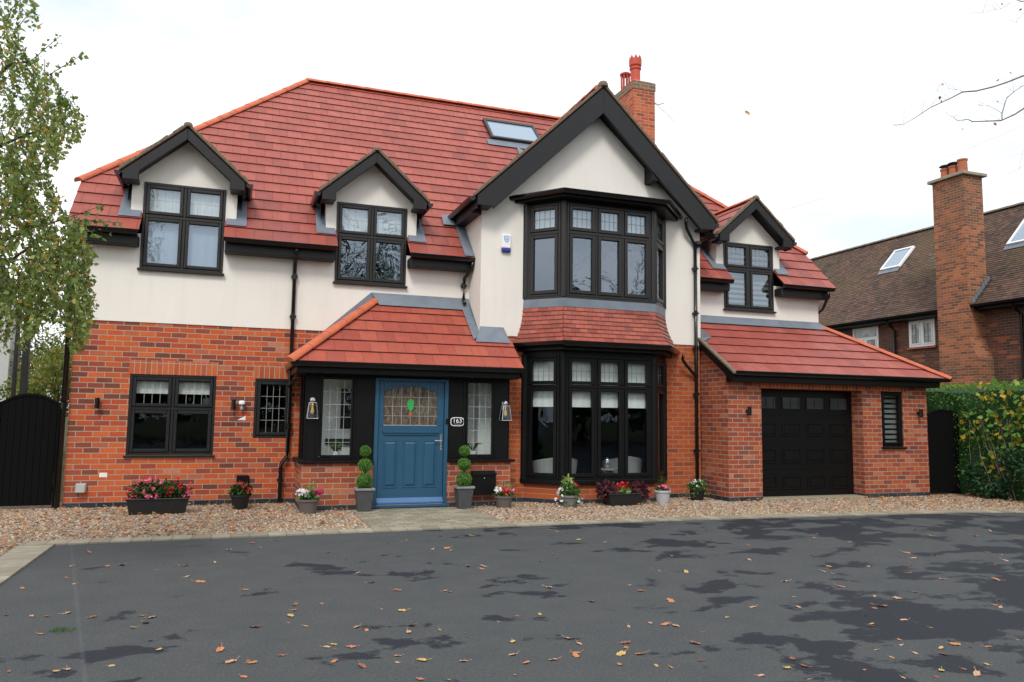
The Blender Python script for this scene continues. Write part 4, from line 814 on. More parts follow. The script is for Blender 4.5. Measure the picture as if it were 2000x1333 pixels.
def lantern(x, label):
    t_ = thing('lantern', label, 'lantern', (x, PY+.03, 1.6), group='glass porch lanterns')
    b = MB(); b.lathe((0, -.12, .13), [(.0, .05), (.03, .045), (.045, .02), (.045, 0), (.02, -.02), (.0, -.02)][::-1], 16); b.tube([(0, 0, .1), (0, -.05, .17), (0, -.12, .17)], .012, 8); b.box(-.03, .03, -.012, 0, .03, .17)
    b.build('lamp_bracket', M['chrome'], t_)
    b = MB(); T_, B_ = .055, .085; zt_, zb_ = .1, -.15
    for sx in (-1, 1):
        for sy in (-1, 1): b.tube([(sx*T_, -.12+sy*T_, zt_), (sx*B_, -.12+sy*B_, zb_)], .0035, 6)
    for w_, z_ in ((T_, zt_), (B_, zb_)):
        q = [(-w_, -.12-w_, z_), (w_, -.12-w_, z_), (w_, -.12+w_, z_), (-w_, -.12+w_, z_)]
        for u_, v_ in zip(q, q[1:]+q[:1]): b.tube([u_, v_], .0035, 6)
    b.build('cage', M['chrome'], t_)
    b = MB()
    for k in range(4):
        an = [(-1, -1), (1, -1), (1, 1), (-1, 1)]; p, q = an[k], an[(k+1) % 4]
        b.poly([(p[0]*B_, -.12+p[1]*B_, zb_), (q[0]*B_, -.12+q[1]*B_, zb_), (q[0]*T_, -.12+q[1]*T_, zt_), (p[0]*T_, -.12+p[1]*T_, zt_)])
    b.build('glass_shade', M['glasslow'], t_, fix=False)
    MB().lathe((0, -.12, -.09), [(.0, 0), (.026, .02), (.03, .05), (.02, .1), (.012, .13), (.012, .19)], 12).build('bulb', M['bulb'], t_, smooth=True)
lantern(1.13, 'glass lantern at the left corner of the black porch'); lantern(4.36, 'glass lantern at the right end of the black porch')
t_ = thing('alarm_box', 'white alarm box with blue shield on the cream gable wall', 'alarm box', (4.50, WY-.014, 4.66))
MB().box(-.09, .09, -.06, 0, -.09, .17).build('alarm_cover', M['white'], t_, bevel=.02, seg=3); MB().box(-.087, .087, -.062, 0, -.16, -.085).build('strobe_lens', M['blueplastic'], t_, bevel=.02, seg=3)
b = MB(); sh = [(-.05, .13), (0, .145), (.05, .13), (.05, .08), (.035, .04), (0, .01), (-.035, .04), (-.05, .08)]
b.prism([(x, -.0625, z) for x, z in sh], (0, .003, 0)); e = b.build('shield_emblem', M['logo'], t_); b = MB(); b.prism([(x*.72, -.064, .08+(z-.08)*.72) for x, z in sh], (0, .002, 0)); b.build('emblem_inner', M['white'], e)
b = MB(); b.box(-.022, -.012, -.066, -.0635, .055, .105); b.box(-.022, .0, -.0661, -.0635, .095, .105); b.box(-.004, .006, -.066, -.0635, .05, .09); b.box(.01, .02, -.0662, -.0635, .06, .11); b.build('emblem_mark', M['logo'], e)
t_ = thing('post_box', 'black metal post box on the porch brick wall', 'letter box', (3.99, PY, .4))
b = MB(); b.prism([(-.21, -.001, -.2), (-.21, -.11, -.2), (-.21, -.115, .15), (-.21, -.06, .2), (-.21, -.001, .2)], (.42, 0, 0)); b.build('box_body', M['black'], t_, bevel=.006)
MB().box(-.215, .215, -.13, -.118, .12, .16).build('flap', M['black'], t_, bevel=.003); MB().lathe((0, 0, 0), [(.011, 0), (.011, .012)], 10).build('lock', M['chrome'], t_).matrix_local = Matrix.Translation((0, -.113, .08))@Matrix.Rotation(R(90), 4, 'X')
t_ = thing('house_number_plaque', 'black and white oval plaque reading 163 beside the blue door', 'house number', (3.535, PY+.028, 1.42))
def plaque(w_, h_, y0_, y1_, nm, mt):
    P = []
    for k in range(24):
        a = 2*math.pi*k/24; ca, sa = math.cos(a), math.sin(a); P.append((math.copysign(abs(ca)**.5, ca)*w_, y0_, math.copysign(abs(sa)**.6, sa)*h_))
    return MB().prism(P, (0, y1_-y0_, 0)).build(nm, mt, t_)
plaque(.118, .075, -.012, 0, 'plaque_border', M['white']); plaque(.106, .063, -.014, -.010, 'plaque_face', M['black'])
def text(s, size, loc, mat, parent, name='lettering', ext=.001):
    cu = bpy.data.curves.new(name, 'FONT'); cu.body = s; cu.size = size; cu.extrude = ext; cu.align_x = 'CENTER'; cu.align_y = 'CENTER'; cu.offset = .0004; cu.space_character = 1.12; cu.materials.append(mat)
    tmp = bpy.data.objects.new(name, cu); COL.objects.link(tmp); bpy.context.view_layer.update()
    me = bpy.data.meshes.new_from_object(tmp.evaluated_get(bpy.context.evaluated_depsgraph_get())); bpy.data.objects.remove(tmp)
    o = bpy.data.objects.new(name, me); COL.objects.link(o); o.parent = parent; o.rotation_euler = (R(90), 0, 0); o.location = loc; return o
text('163', .1, (0, -.0155, .012), M['white'], t_)
MB().box(-.06, .06, -.0155, -.0145, -.045, -.036).build('small_lettering_line', M['grey'], t_)
tag(MB().box(3.325, 3.365, PY-.035, PY-.011, 1.38, 1.47).build('doorbell', M['black'], bevel=.008), 'small black doorbell on the blue door frame', 'doorbell')
tag(MB().add([(-.07, 0, -.06), (.09, 0, -.06), (.09, 0, .07), (-.07, 0, .07), (-.06, -.1, -.08), (.08, -.1, -.08), (.08, -.08, .06), (-.06, -.08, .06)], SF[:0] or [(0, 3, 2, 1), (4, 5, 6, 7), (0, 1, 5, 4), (1, 2, 6, 5), (2, 3, 7, 6), (3, 0, 4, 7)]).build('flue_vent', M['grey'], bevel=.012), 'grey square flue vent low on the brick wall', 'vent')
bpy.data.objects['flue_vent'].location = (-2.26, 0, .32)
b = MB(); b.prism([(0.02, -.003, 1.40), (.15, -.003, 1.40), (.15, -.003, 1.475)], (0, .003, 0)); b.build('white_triangle_mark', M['white'], H)  # thin white triangular mark laid on the brick wall
b = MB(); b.box(-.055, .055, -.008, 0, -.035, .035)
for k in range(4): b.box(-.045, .045, -.011, -.008, -.026+k*.015, -.02+k*.015)
o = b.build('air_vent', M['white']); o.location = (-1.95, 0, .51); tag(o, 'small white rectangular air vent low in the brick wall', 'vent')
t_ = thing('tv_aerial', 'thin television aerial on the house chimney', 'aerial', (9.83, 3.1, 9.55))
MB().tube([(-.01, 0, .1), (.12, -.05, .06), (.25, -.1, .1)], .012, 6).build('mount', M['grey'], t_)
b = MB(); b.tube([(.02, 0, .15), (.42, -.3, -.42)], .007, 6)
for k in range(9): p = Vector((.02, 0, .15)).lerp(Vector((.42, -.3, -.42)), k/8.); b.tube([p+Vector((-.04, -.06, -.01)), p+Vector((.04, .06, .01))], .004, 4)
b.build('boom', M['grey'], t_)
# ------------------------------------------------------------------ foliage helpers
def leaves(P, size, aspect=.7, up=.25, droop=0, var=.35, mb=None):
    """leaf blades (a folded pair of quads sharing the midrib) at the points P, as raw arrays"""
    P = np.asarray(P, float); n = len(P); s = size*(1+rng.uniform(-var, var, n))
    d = rng.normal(size=(n, 3)); d[:, 2] -= droop; d /= np.linalg.norm(d, axis=1)[:, None]
    q = rng.normal(size=(n, 3)); q[:, 2] += up; w_ = np.cross(d, q); w_ /= np.linalg.norm(w_, axis=1)[:, None]+1e-9; nn = np.cross(d, w_)
    S = s[:, None]; a = P; tip = P+d*S; m1 = P+d*S*.4+w_*S*aspect*.5+nn*S*.1; m2 = P+d*S*.4-w_*S*aspect*.5+nn*S*.1
    V = np.stack([a, m1, tip, m2], 1).reshape(-1, 3); F_ = np.arange(4*n).reshape(-1, 4)
    return V, F_
def leafobj(name, sets, mat, parent=None):
    V = []; F_ = []; o_ = 0
    for v, f in sets: V.append(v); F_.append(f+o_); o_ += len(v)
    V = np.concatenate(V); F_ = np.concatenate(F_); me = bpy.data.meshes.new(name)
    me.vertices.add(len(V)); me.vertices.foreach_set('co', V.ravel()); me.loops.add(F_.size); me.loops.foreach_set('vertex_index', F_.ravel().astype(np.int32))
    me.polygons.add(len(F_)); me.polygons.foreach_set('loop_start', np.arange(0, F_.size, 4, dtype=np.int32)); me.polygons.foreach_set('loop_total', np.full(len(F_), 4, dtype=np.int32))
    me.update(calc_edges=True); me.validate(); me.materials.append(mat); ob = bpy.data.objects.new(name, me); COL.objects.link(ob)
    if parent: ob.parent = parent
    return ob
def blob(n, r, c=(0, 0, 0), shell=.55):
    d = rng.normal(size=(n, 3)); d /= np.linalg.norm(d, axis=1)[:, None]; rr = shell+(1-shell)*rng.random(n)**.5
    return np.array(c)+d*rr[:, None]*np.array(r)
# ------------------------------------------------------------------ pots and plants
def potbody(prof, mat, t_, n=20, ribs=False):
    MB().lathe((0, 0, 0), prof, n).build('pot', M[mat], t_, bevel=0); r = prof[-3][0]; z = prof[-1][1]
    MB().lathe((0, 0, 0), [(r*.93, z-.03), (r*.93, z-.02)], n).build('soil', M['soil'], t_)
def flowers(t_, pts, mat, size=.035, name='flower'):
    V = [];
    for p in pts:
        k = 5; c = np.array(p)+np.zeros(3); V.append(leaves(np.repeat([c], 6, 0), size, .9, .5, -.3))
    return leafobj(name, V, M[mat], t_)
def cup(r0, r1, h, lip=.012): return [(r0, 0), (r0+(r1-r0)*.9, h-.04), (r1+lip*.3, h-.038), (r1+lip, h-.03), (r1+lip, h-.002), (r1+lip*.5, h), (r1-.01, h), (r1-.02, h-.03), ]
def round_planter(x, y, label, mat, r0, r1, h, leafsets, flw, cat='potted plant', stem=None):
    t_ = thing('potted_plant', label, cat, (x, y, 0.0)); prof = cup(r0, r1, h)
    MB().lathe((0, 0, 0), prof, 22).build('pot', M[mat], t_); MB().lathe((0, 0, h-.035), [(r1-.012, 0), (r1-.012, .01)], 22).build('soil', M['soil'], t_)
    for nm, mt, n, r, c, s, dr in leafsets: leafobj(nm, [leaves(blob(n, r, c, .2), s, .65, .3, dr)], M[mt], t_)
    for mt, n, r, c, s in flw: flowers(t_, blob(n, r, c, .6), mt, s)
    return t_
M['pot_taupe'] = plain('taupe_plastic_pot', (.12, .1, .095), .6, .15, 6, .1, 40); M['pot_black'] = plain('black_plastic_pot', (.008, .0085, .009), .5, .25, 8, .1, 40); M['pot_grey'] = plain('grey_stone_pot', (.17, .17, .165), .75, .2, 7, .2, 50)
M['pot_white'] = plain('white_grey_pot', (.45, .47, .48), .6, .12, 7, .1, 50); M['pot_lead'] = plain('brushed_lead_planter', (.06, .063, .068), .5, .35, 9, .15, 30, .5); M['rim'] = plain('worn_pale_rim', (.22, .23, .24), .5, .3, 9, .1)
def trough(x, y, L, h, label, leafsets, flw, w_=.16):
    t_ = thing('planter_trough', label, 'planter', (x, y, 0)); b = MB(); k = .9
    b.add([(-L*k, -w_*k, 0), (L*k, -w_*k, 0), (L*k, w_*k, 0), (-L*k, w_*k, 0), (-L, -w_, h-.03), (L, -w_, h-.03), (L, w_, h-.03), (-L, w_, h-.03)], [(0, 3, 2, 1), (0, 1, 5, 4), (1, 2, 6, 5), (2, 3, 7, 6), (3, 0, 4, 7)])
    e = .014; b.box(-L-e, L+e, -w_-e, -w_+.01, h-.03, h); b.box(-L-e, L+e, w_-.01, w_+e, h-.03, h); b.box(-L-e, -L+.01, -w_+.01, w_-.01, h-.03, h); b.box(L-.01, L+e, -w_+.01, w_-.01, h-.03, h)
    b.build('trough', M['pot_black'], t_, bevel=.012, seg=2); MB().box(-L+.01, L-.01, -w_+.01, w_-.01, h-.06, h-.02).build('soil', M['soil'], t_)
    for nm, mt, n, r, c, s, dr in leafsets: leafobj(nm, [leaves(blob(n, r, c, .2), s, .65, .3, dr)], M[mt], t_)
    for mt, n, r, c, s in flw: flowers(t_, blob(n, r, c, .75), mt, s)
trough(-1.05, -.95, .42, .24, 'black trough full of pink and red flowers under the wide window',
    [('foliage', 'dkleaf', 900, (.46, .17, .17), (0, 0, .33), .06, .2)],
    [('pink', 40, (.26, .17, .17), (-.12, -.03, .36), .042), ('red', 34, (.2, .16, .16), (.27, -.02, .36), .036), ('red', 12, (.1, .14, .1), (-.36, 0, .3), .036), ('pink', 8, (.1, .12, .1), (.36, -.04, .3), .04)])
round_planter(.12, -.7, 'small ribbed black pot of dark red flowers left of the downpipe', 'pot_black', .11, .145, .23, [('foliage', 'dkleaf', 330, (.17, .16, .13), (0, 0, .3), .06, .1), ('trailing_leaves', 'plant', 60, (.26, .14, .14), (-.05, -.02, .22), .03, .6)], [('red', 16, (.13, .13, .1), (0, -.03, .33), .036)])
tag(MB().box(-.1, .1, -.05, 0, 0, .18).build('vent_cover', M['black'], bevel=.01), 'black square vent cover on the brick wall above a small pot', 'vent cover'); bpy.data.objects['vent_cover'].location = (.15, 0, .3)
round_planter(1.1, -1.5, 'taupe pot of white and crimson flowers at the left corner of the porch', 'pot_taupe', .115, .155, .22, [('foliage', 'plant', 300, (.17, .15, .09), (0, 0, .25), .055, .1), ('variegated_sprig', 'lime', 90, (.06, .06, .14), (.03, .02, .36), .035, -.3)], [('whitef', 20, (.1, .1, .08), (-.08, -.04, .3), .042), ('magenta', 12, (.08, .09, .06), (.12, -.03, .3), .045)])
round_planter(4.28, -1.5, 'dark grey pot of red and pink flowers right of the black post box', 'pot_taupe', .115, .15, .2, [('foliage', 'plant', 280, (.17, .15, .08), (0, 0, .23), .055, .1), ('variegated_sprig', 'lime', 110, (.14, .06, .1), (.05, .02, .32), .04, -.3)], [('red', 9, (.05, .06, .04), (.01, -.08, .28), .05), ('whitef', 12, (.06, .07, .06), (-.11, -.03, .29), .035), ('pink', 9, (.05, .06, .05), (.12, -.03, .29), .035)])
round_planter(5.40, -1.65, 'grey tapered pot of lime green leaves and trailing white flowers', 'pot_grey', .1, .15, .2, [('foliage', 'plant', 320, (.19, .15, .13), (.02, 0, .26), .06, .1), ('lime_leaves', 'lime', 170, (.12, .09, .14), (0, .02, .38), .06, -.3), ('trailing_leaves', 'plant', 120, (.24, .1, .14), (.06, -.06, .16), .045, .8)], [('whitef', 12, (.08, .08, .2), (-.2, -.05, .15), .035), ('whitef', 6, (.05, .05, .08), (.18, -.08, .08), .035), ('red', 6, (.05, .05, .03), (.13, 0, .36), .04)])
trough(6.43, -1.62, .32, .22, 'black trough of purple leaved plants and red cyclamen under the bay', [('purple_leaves', 'heuchera', 420, (.19, .16, .14), (-.3, 0, .26), .075, .1), ('purple_leaves', 'heuchera', 420, (.2, .16, .15), (.32, 0, .24), .075, .2), ('foliage', 'lime', 120, (.14, .12, .07), (0, -.04, .26), .05, 0)], [('red', 12, (.13, .1, .05), (0, -.03, .36), .045)])
round_planter(7.25, -1.6, 'white grey pot of pink flowers with a twisting green stem', 'pot_white', .1, .145, .24, [('foliage', 'plant', 220, (.14, .13, .06), (0, 0, .26), .05, .1), ('upright_sprig', 'dkleaf', 110, (.05, .05, .13), (.0, .02, .38), .045, -.2)], [('pink', 14, (.12, .1, .05), (-.01, -.04, .29), .036), ('magenta', 8, (.1, .1, .04), (.0, -.04, .28), .035)])
round_planter(8.2, -1.25, 'small black pot of trailing green and white plants by the long downpipe', 'pot_black', .11, .14, .2, [('foliage', 'plant', 380, (.2, .15, .13), (0, 0, .26), .05, .2), ('trailing_leaves', 'lime', 140, (.27, .14, .13), (-.02, -.02, .17), .035, .8)], [('whitef', 9, (.12, .08, .07), (-.03, -.05, .31), .035)])
def topiary(x, y, label):
    t_ = thing('topiary_plant', label, 'topiary', (x, y, .014), group='three ball topiary plants')
    b = MB(); a, c_, h = .1, .135, .33
    b.add([(-a, -a, 0), (a, -a, 0), (a, a, 0), (-a, a, 0), (-c_, -c_, h), (c_, -c_, h), (c_, c_, h), (-c_, c_, h)], [(0, 3, 2, 1), (0, 1, 5, 4), (1, 2, 6, 5), (2, 3, 7, 6), (3, 0, 4, 7)])
    b.build('pot', M['pot_lead'], t_, bevel=.006); e = c_+.016; b = MB(); b.box(-e, e, -e, -e+.035, h-.005, h+.03); b.box(-e, e, e-.035, e, h-.005, h+.03); b.box(-e, -e+.035, -e+.035, e-.035, h-.005, h+.03); b.box(e-.035, e, -e+.035, e-.035, h-.005, h+.03); b.build('rim', M['rim'], t_, bevel=.005)
    MB().box(-c_+.01, c_-.01, -c_+.01, c_-.01, h-.02, h+.01).build('soil', M['soil'], t_); MB().tube([(0, 0, h), (.005, 0, .6), (0, .004, 1.0)], .011, 8).build('stem', M['bark'], t_)
    for r, z in ((.125, .46), (.105, .71), (.083, .93)):
        b = MB(); prof = [(r*.9*math.sin(math.pi*k/10)+.001, -r*.9*math.cos(math.pi*k/10)) for k in range(11)]; b.lathe((0, 0, z), prof, 16); core = b.build('leaf_ball', M['dkleaf'], t_, smooth=True)
        leafobj('leaf_surface', [leaves(blob(1500, (r, r, r), (0, 0, z), .9), .017, .8, .3)], M['box'], core)
topiary(1.95, -1.5, 'three ball topiary in a square pot left of the blue door'); topiary(3.58, -1.5, 'three ball topiary in a square pot right of the blue door')
# plants on the inside porch ledge
for (x, lb, mt) in ((1.55, 'small green plant in a pot behind the left porch window', 'plant'), (3.87, 'spiky green plant in a white pot behind the right porch window', 'dkleaf')):
    t_ = thing('windowsill_plant', lb, 'house plant', (x, -1.02, .80)); MB().lathe((0, 0, 0), [(.04, 0), (.055, .12), (.05, .12)], 14).build('pot', M['white'], t_)
    if mt == 'plant': leafobj('foliage', [leaves(blob(130, (.09, .06, .08), (0, 0, .19), .2), .05, .5, .3)], M[mt], t_)
    else:
        b = MB()
        for k in range(16):
            a = k*.9; L = random.uniform(.16, .24); e = Vector((math.cos(a), .5*math.sin(a), 0)); p0 = Vector((0, 0, .12)); p1 = p0+e*L*.5+Vector((0, 0, .13)); p2 = p0+e*L+Vector((0, 0, .06+.1*random.random())); b.tube([p0, p1, p2], .010, 4, .002)
        b.build('foliage', M[mt], t_)
    MB().box(x-.25, x+.25, -1.1, -.93, .76, .795).build('ledge', M['white'], H)
# armchairs in the bay
def armchair(pa, pb, label):
    A = at(pa, 900, Y=-.35); B = at(pb, 900, Y=-.35); c = (A+B)/2; w_ = (B.x-A.x)/2
    t_ = thing('tub_chair', label, 'armchair', (c.x, -.1, .12), group='pale tub chairs in the bay')
    b = MB(); n_ = 14; pts = []
    for k in range(n_+1):
        a = math.pi+math.pi*k/n_; hh = .66-.10*abs(k/n_-.5)*2
        for r_ in (1, .86):
            for z in (.12, hh): pts.append((w_*r_*math.cos(a)*(1 if z > .2 else .88), .32*r_*math.sin(a)*(1 if z > .2 else .85), z))
    fs = []
    for k in range(n_): o_ = 4*k; fs += [(o_, o_+4, o_+5, o_+1), (o_+2, o_+3, o_+7, o_+6), (o_+1, o_+5, o_+7, o_+3)]
    b.add(pts, fs); b.build('shell', M['grit'], t_, smooth=False, bevel=.01); MB().box(-w_*.75, w_*.75, -.2, .26, .25, .42).build('seat', M['grit'], t_, bevel=.03, seg=3)
    for sx in (-1, 1):
        for sy in (-1, 1): MB().tube([(sx*w_*.6, sy*.18, .14), (sx*w_*.68, sy*.2, 0)], .014, 8).build('leg', M['black'], t_)
armchair(1048, 1137, 'pale tub chair behind the left part of the lower bay window'); armchair(1187, 1264, 'pale tub chair behind the right part of the lower bay window')
p = at(1190, 905, Y=-.5); t_ = thing('side_table', 'small round table between the tub chairs', 'table', (p.x-.02, -.45, .12)); MB().lathe((0, 0, 0), [(.12, 0), (.12, .02), (.02, .03), (.02, .4), (.2, .41), (.2, .43)], 18).build('table_top', M['grey'], t_)
o = MB().lathe((p.x-.02, -.45, .55), [(.02, 0), (.05, .04), (.065, .1), (.05, .17), (.02, .21)], 14).build('vase', M['chrome'], smooth=True); tag(o, 'round silver ornament on the side table in the bay', 'ornament')
# ------------------------------------------------------------------ gates
def gate(x0, x1, y, h, arch_, label):
    t_ = thing('garden_gate', label, 'gate', ((x0+x1)/2, y, 0)); w_ = (x1-x0)/2; n_ = 8; b = MB()
    for k in range(n_):
        a, c_ = -w_+2*w_*k/n_, -w_+2*w_*(k+1)/n_; f_ = lambda x: h-arch_*(x/w_)**2
        b.prism([(a+.0015, 0, .05), (c_-.0015, 0, .05), (c_-.0015, 0, f_(c_)), (a+.0015, 0, f_(a))], (0, .018, 0))
    pp = [(-w_, .02, .05), (w_, .02, .05)]+[(w_-2*w_*k/12, .02, h-.02-arch_*((w_-2*w_*k/12)/w_)**2) for k in range(13)]; b.prism(pp, (0, .01, 0))
    b.build('boards', M['boards'], t_, bevel=.003)
    MB().box(-w_, w_, .026, .06, .25, .34).build('rail', M['boards'], t_); MB().box(-w_, w_, .026, .06, h-.45, h-.36).build('rail', M['boards'], t_)
    b = MB(); pts = [(-w_+2*w_*k/12, -.012, h-arch_*((-w_+2*w_*k/12)/w_)**2+.012) for k in range(13)]
    for p, q in zip(pts, pts[1:]): b.add([(p[0], -.012, p[2]-.03), (q[0], -.012, q[2]-.03), (q[0], -.012, q[2]+.012), (p[0], -.012, p[2]+.012), (p[0], .05, p[2]-.03), (q[0], .05, q[2]-.03), (q[0], .05, q[2]+.012), (p[0], .05, p[2]+.012)], [(0, 1, 2, 3), (7, 6, 5, 4), (3, 2, 6, 7), (0, 4, 5, 1)])
    b.build('capping', M['boards'], t_, fix=False)
    for q in ((-w_-.09, -w_-.01), (w_+.01, w_+.05)): MB().box(*q, -.02, .07, 0, h-arch_+.02).build('gate_post', M['boards'], t_, bevel=.006)
    return t_
gate(-3.42, -2.66, .04, 1.76, .13, 'arched black board gate left of the house'); gate(13.66, 14.6, -1.5, 1.76, .1, 'arched black board gate between garage and hedge')
b = MB()
for k in range(14): b.box(-5.3+k*.13, -5.3+k*.13+.122, 0, .03, 0, 1.68)
b.box(-5.3, -3.53, .03, .07, 1.4, 1.5); o = b.build('board_fence', M['boards'], bevel=.003); o.location = (0, .04, 0); tag(o, 'black board fence beyond the left gate post', 'fence')
# ------------------------------------------------------------------ trees and hedges
def limb(b, p0, p1, r0, r1, n=6, wob=.12):
    p0 = Vector(p0); p1 = Vector(p1); L = (p1-p0).length; P = [p0.lerp(p1, k/n)+Vector([random.uniform(-1, 1)*wob*L/n for _ in range(3)])*(0 if k in (0, n) else 1) for k in range(n+1)]; b.tube(P, r0, 7, r1); return P
# silver birch hanging in from the left
bt = thing('birch_tree', 'drooping green birch with a few yellow leaves at the left edge', 'tree', (-3.9, -6.4, 0)); OX, OY = -3.9, -6.4
b = MB(); b.tube([(0, 0, 0), (.05, .02, 2), (.0, .05, 4), (.1, 0, 6.5), (.2, 0, 9)], .16, 10, .04); b.build('trunk', M['bark'], bt, smooth=True)
sprigs = []; br = MB(); pts = []
def xedge(v):   # right-hand outline of the foliage in photo pixels
    return np.interp(v, [-200, 0, 60, 130, 190, 240, 290, 340, 380, 430, 470, 520, 590, 640, 690, 720], [60, 60, 60, 95, 150, 170, 125, 85, 110, 175, 190, 160, 178, 178, 165, 60])
def leftdens(v): return np.interp(v, [-200, 0, 60, 130, 200, 300, 400, 700], [.2, .24, .36, .5, .65, .85, 1, 1])
cnt = 0
while cnt < 800:
    v = random.uniform(-350, 640); e = xedge(v); u = e-abs(random.gauss(0, 1))*120-2 if random.random() < .6 else random.uniform(-420, e)
    if random.random() > leftdens(v): continue
    Y_ = random.uniform(-6.9, -5.3); p = at(u, v, Y=Y_); cnt += 1
    L = random.uniform(.2, .55); m_ = int(L*40); q = Vector(p); dx = random.uniform(-.05, .07); path = [tuple(q)]
    pe = at(0, 700, Y=Y_).z
    for k in range(m_):
        q = q+Vector((dx*.03/.05*.5+random.uniform(-.012, .012), random.uniform(-.014, .014), -L/m_)); path.append(tuple(q))
        # stop at the lower outline
        d_ = q-CAM; dz = d_.dot(fw); uu = 1000+FPX*d_.dot(rt)/dz; vv_ = 666.5+FPX*d_.dot(dn)/dz
        low = np.interp(uu, [0, 55, 70, 95, 125, 140, 160, 175, 200], [690, 680, 650, 620, 640, 690, 690, 640, 560])
        if vv_ > low or uu > xedge(vv_)+14: break
        pts.append((q.x-OX, q.y-OY, q.z)); 
        if random.random() < .8: pts.append((q.x-OX+random.uniform(-.03, .03), q.y-OY+random.uniform(-.03, .03), q.z))
    if len(path) > 3: br.tube([(x-OX, y-OY, z) for x, y, z in path[::3]], .0035, 4, .0015)
# the sprig crossing the eaves
for (u0, v0, u1, v1) in ((120, 430, 205, 400), (130, 440, 215, 460), (150, 430, 240, 436), (120, 470, 190, 500), (60, 120, 118, 70), (90, 150, 165, 105), (20, 20, 60, -20), (30, 60, 70, 10), (120, 190, 172, 235), (130, 560, 172, 600)):
    A = at(u0, v0, Y=-6.1); B_ = at(u1, v1, Y=-6.0); k = int((B_-A).length*55)+6
    for i in range(k):
        q = A.lerp(B_, i/k); pts.append((q.x-OX+random.uniform(-.03, .03), q.y-OY+random.uniform(-.03, .03), q.z+random.uniform(-.045, .02)))
    br.tube([A-Vector((OX, OY, 0)), B_-Vector((OX, OY, 0))], .004, 4, .002)
for (u0, v0, u1, v1) in ((-300, 640, 62, 480), (-300, 420, 90, 250), (-250, 260, 60, 120), (-300, 560, 120, 430), (-200, 700, 40, 560)):
    A = at(u0, v0, Y=-6.4)-Vector((OX, OY, 0)); B_ = at(u1, v1, Y=-6.1)-Vector((OX, OY, 0)); limb(br, A, B_, .03, .008, 7, .25)
br.build('branch', M['bark'], bt); leafobj('crown', [leaves(pts, .043, .8, .2, .6, .4)], M['birch'], bt)
# hedge on the right boundary
HX = 14.42
hd = thing('hedge', 'tall clipped green privet hedge on the right boundary', 'hedge', (HX, 0, 0))
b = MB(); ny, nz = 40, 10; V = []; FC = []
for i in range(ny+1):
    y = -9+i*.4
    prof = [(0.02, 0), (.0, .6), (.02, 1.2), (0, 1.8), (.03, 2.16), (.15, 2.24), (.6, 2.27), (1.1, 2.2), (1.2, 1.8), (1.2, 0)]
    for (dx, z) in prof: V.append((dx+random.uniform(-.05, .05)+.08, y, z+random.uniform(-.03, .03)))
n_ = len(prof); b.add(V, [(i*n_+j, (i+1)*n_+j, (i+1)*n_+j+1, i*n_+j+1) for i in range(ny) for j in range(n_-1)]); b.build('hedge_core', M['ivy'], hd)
P = []
for _ in range(16000):
    y = random.uniform(-6, 2.5); 
    if random.random() < .62: z = random.uniform(.1, 2.3)**1.0; P.append((random.gauss(.02, .05), y, z))
    else: P.append((random.uniform(0, 1.1), y, 2.27+random.gauss(0, .035)))
leafobj('foliage', [leaves(P, .045, .6, .4)], M['hedge'], hd)
vn_ = thing('climbing_plant', 'climber with yellow autumn leaves spreading over the hedge', 'climber', (HX-.15, -3, 0)); P = []
for _ in range(520):
    u, v = random.uniform(1868, 2080), random.uniform(740, 930)
    if random.random() > min(1, (v-735)/70+ (u-1900)/150 ) * (1 if v < 880 else .5): continue
    if u < 1878+ (0 if 780 < v < 860 else 30): continue
    q = at(u, v, X=HX-.1+random.uniform(-.08, .05)); P.append((q.x-HX+.15, q.y+3, q.z))
leafobj('foliage', [leaves(P, .11, .9, .1, .5)], M['vine'], vn_)
b = MB()
for k in range(9):
    q = at(random.uniform(1890, 1990), 985, X=HX-.12); e = at(random.uniform(1880, 2000), 820, X=HX-.1); b = MB(); limb(b, (q.x-HX+.15, q.y+3, 0), (e.x-HX+.15, e.y+3, e.z), .008, .004, 6, .15); b.build('stem', M['twig'], vn_)
iv = thing('ivy_shrub', 'dark ivy and fern clump at the foot of the hedge', 'shrub', (HX-.35, -2.8, 0)); S_ = []
for (u, v, r) in ((1905, 950, .22), (1930, 965, .2), (1975, 900, .3), (1992, 930, .3), (1900, 925, .18), (1955, 955, .2), (2030, 940, .4)):
    q = at(u, v, X=HX-.2); S_.append(leaves(blob(420, (r*.6, r, r*.8), (q.x-HX+.35, q.y+2.8, max(.1, q.z+.05)), .3), .07, .55, .3, .2))
leafobj('foliage', S_, M['ivy'], iv)
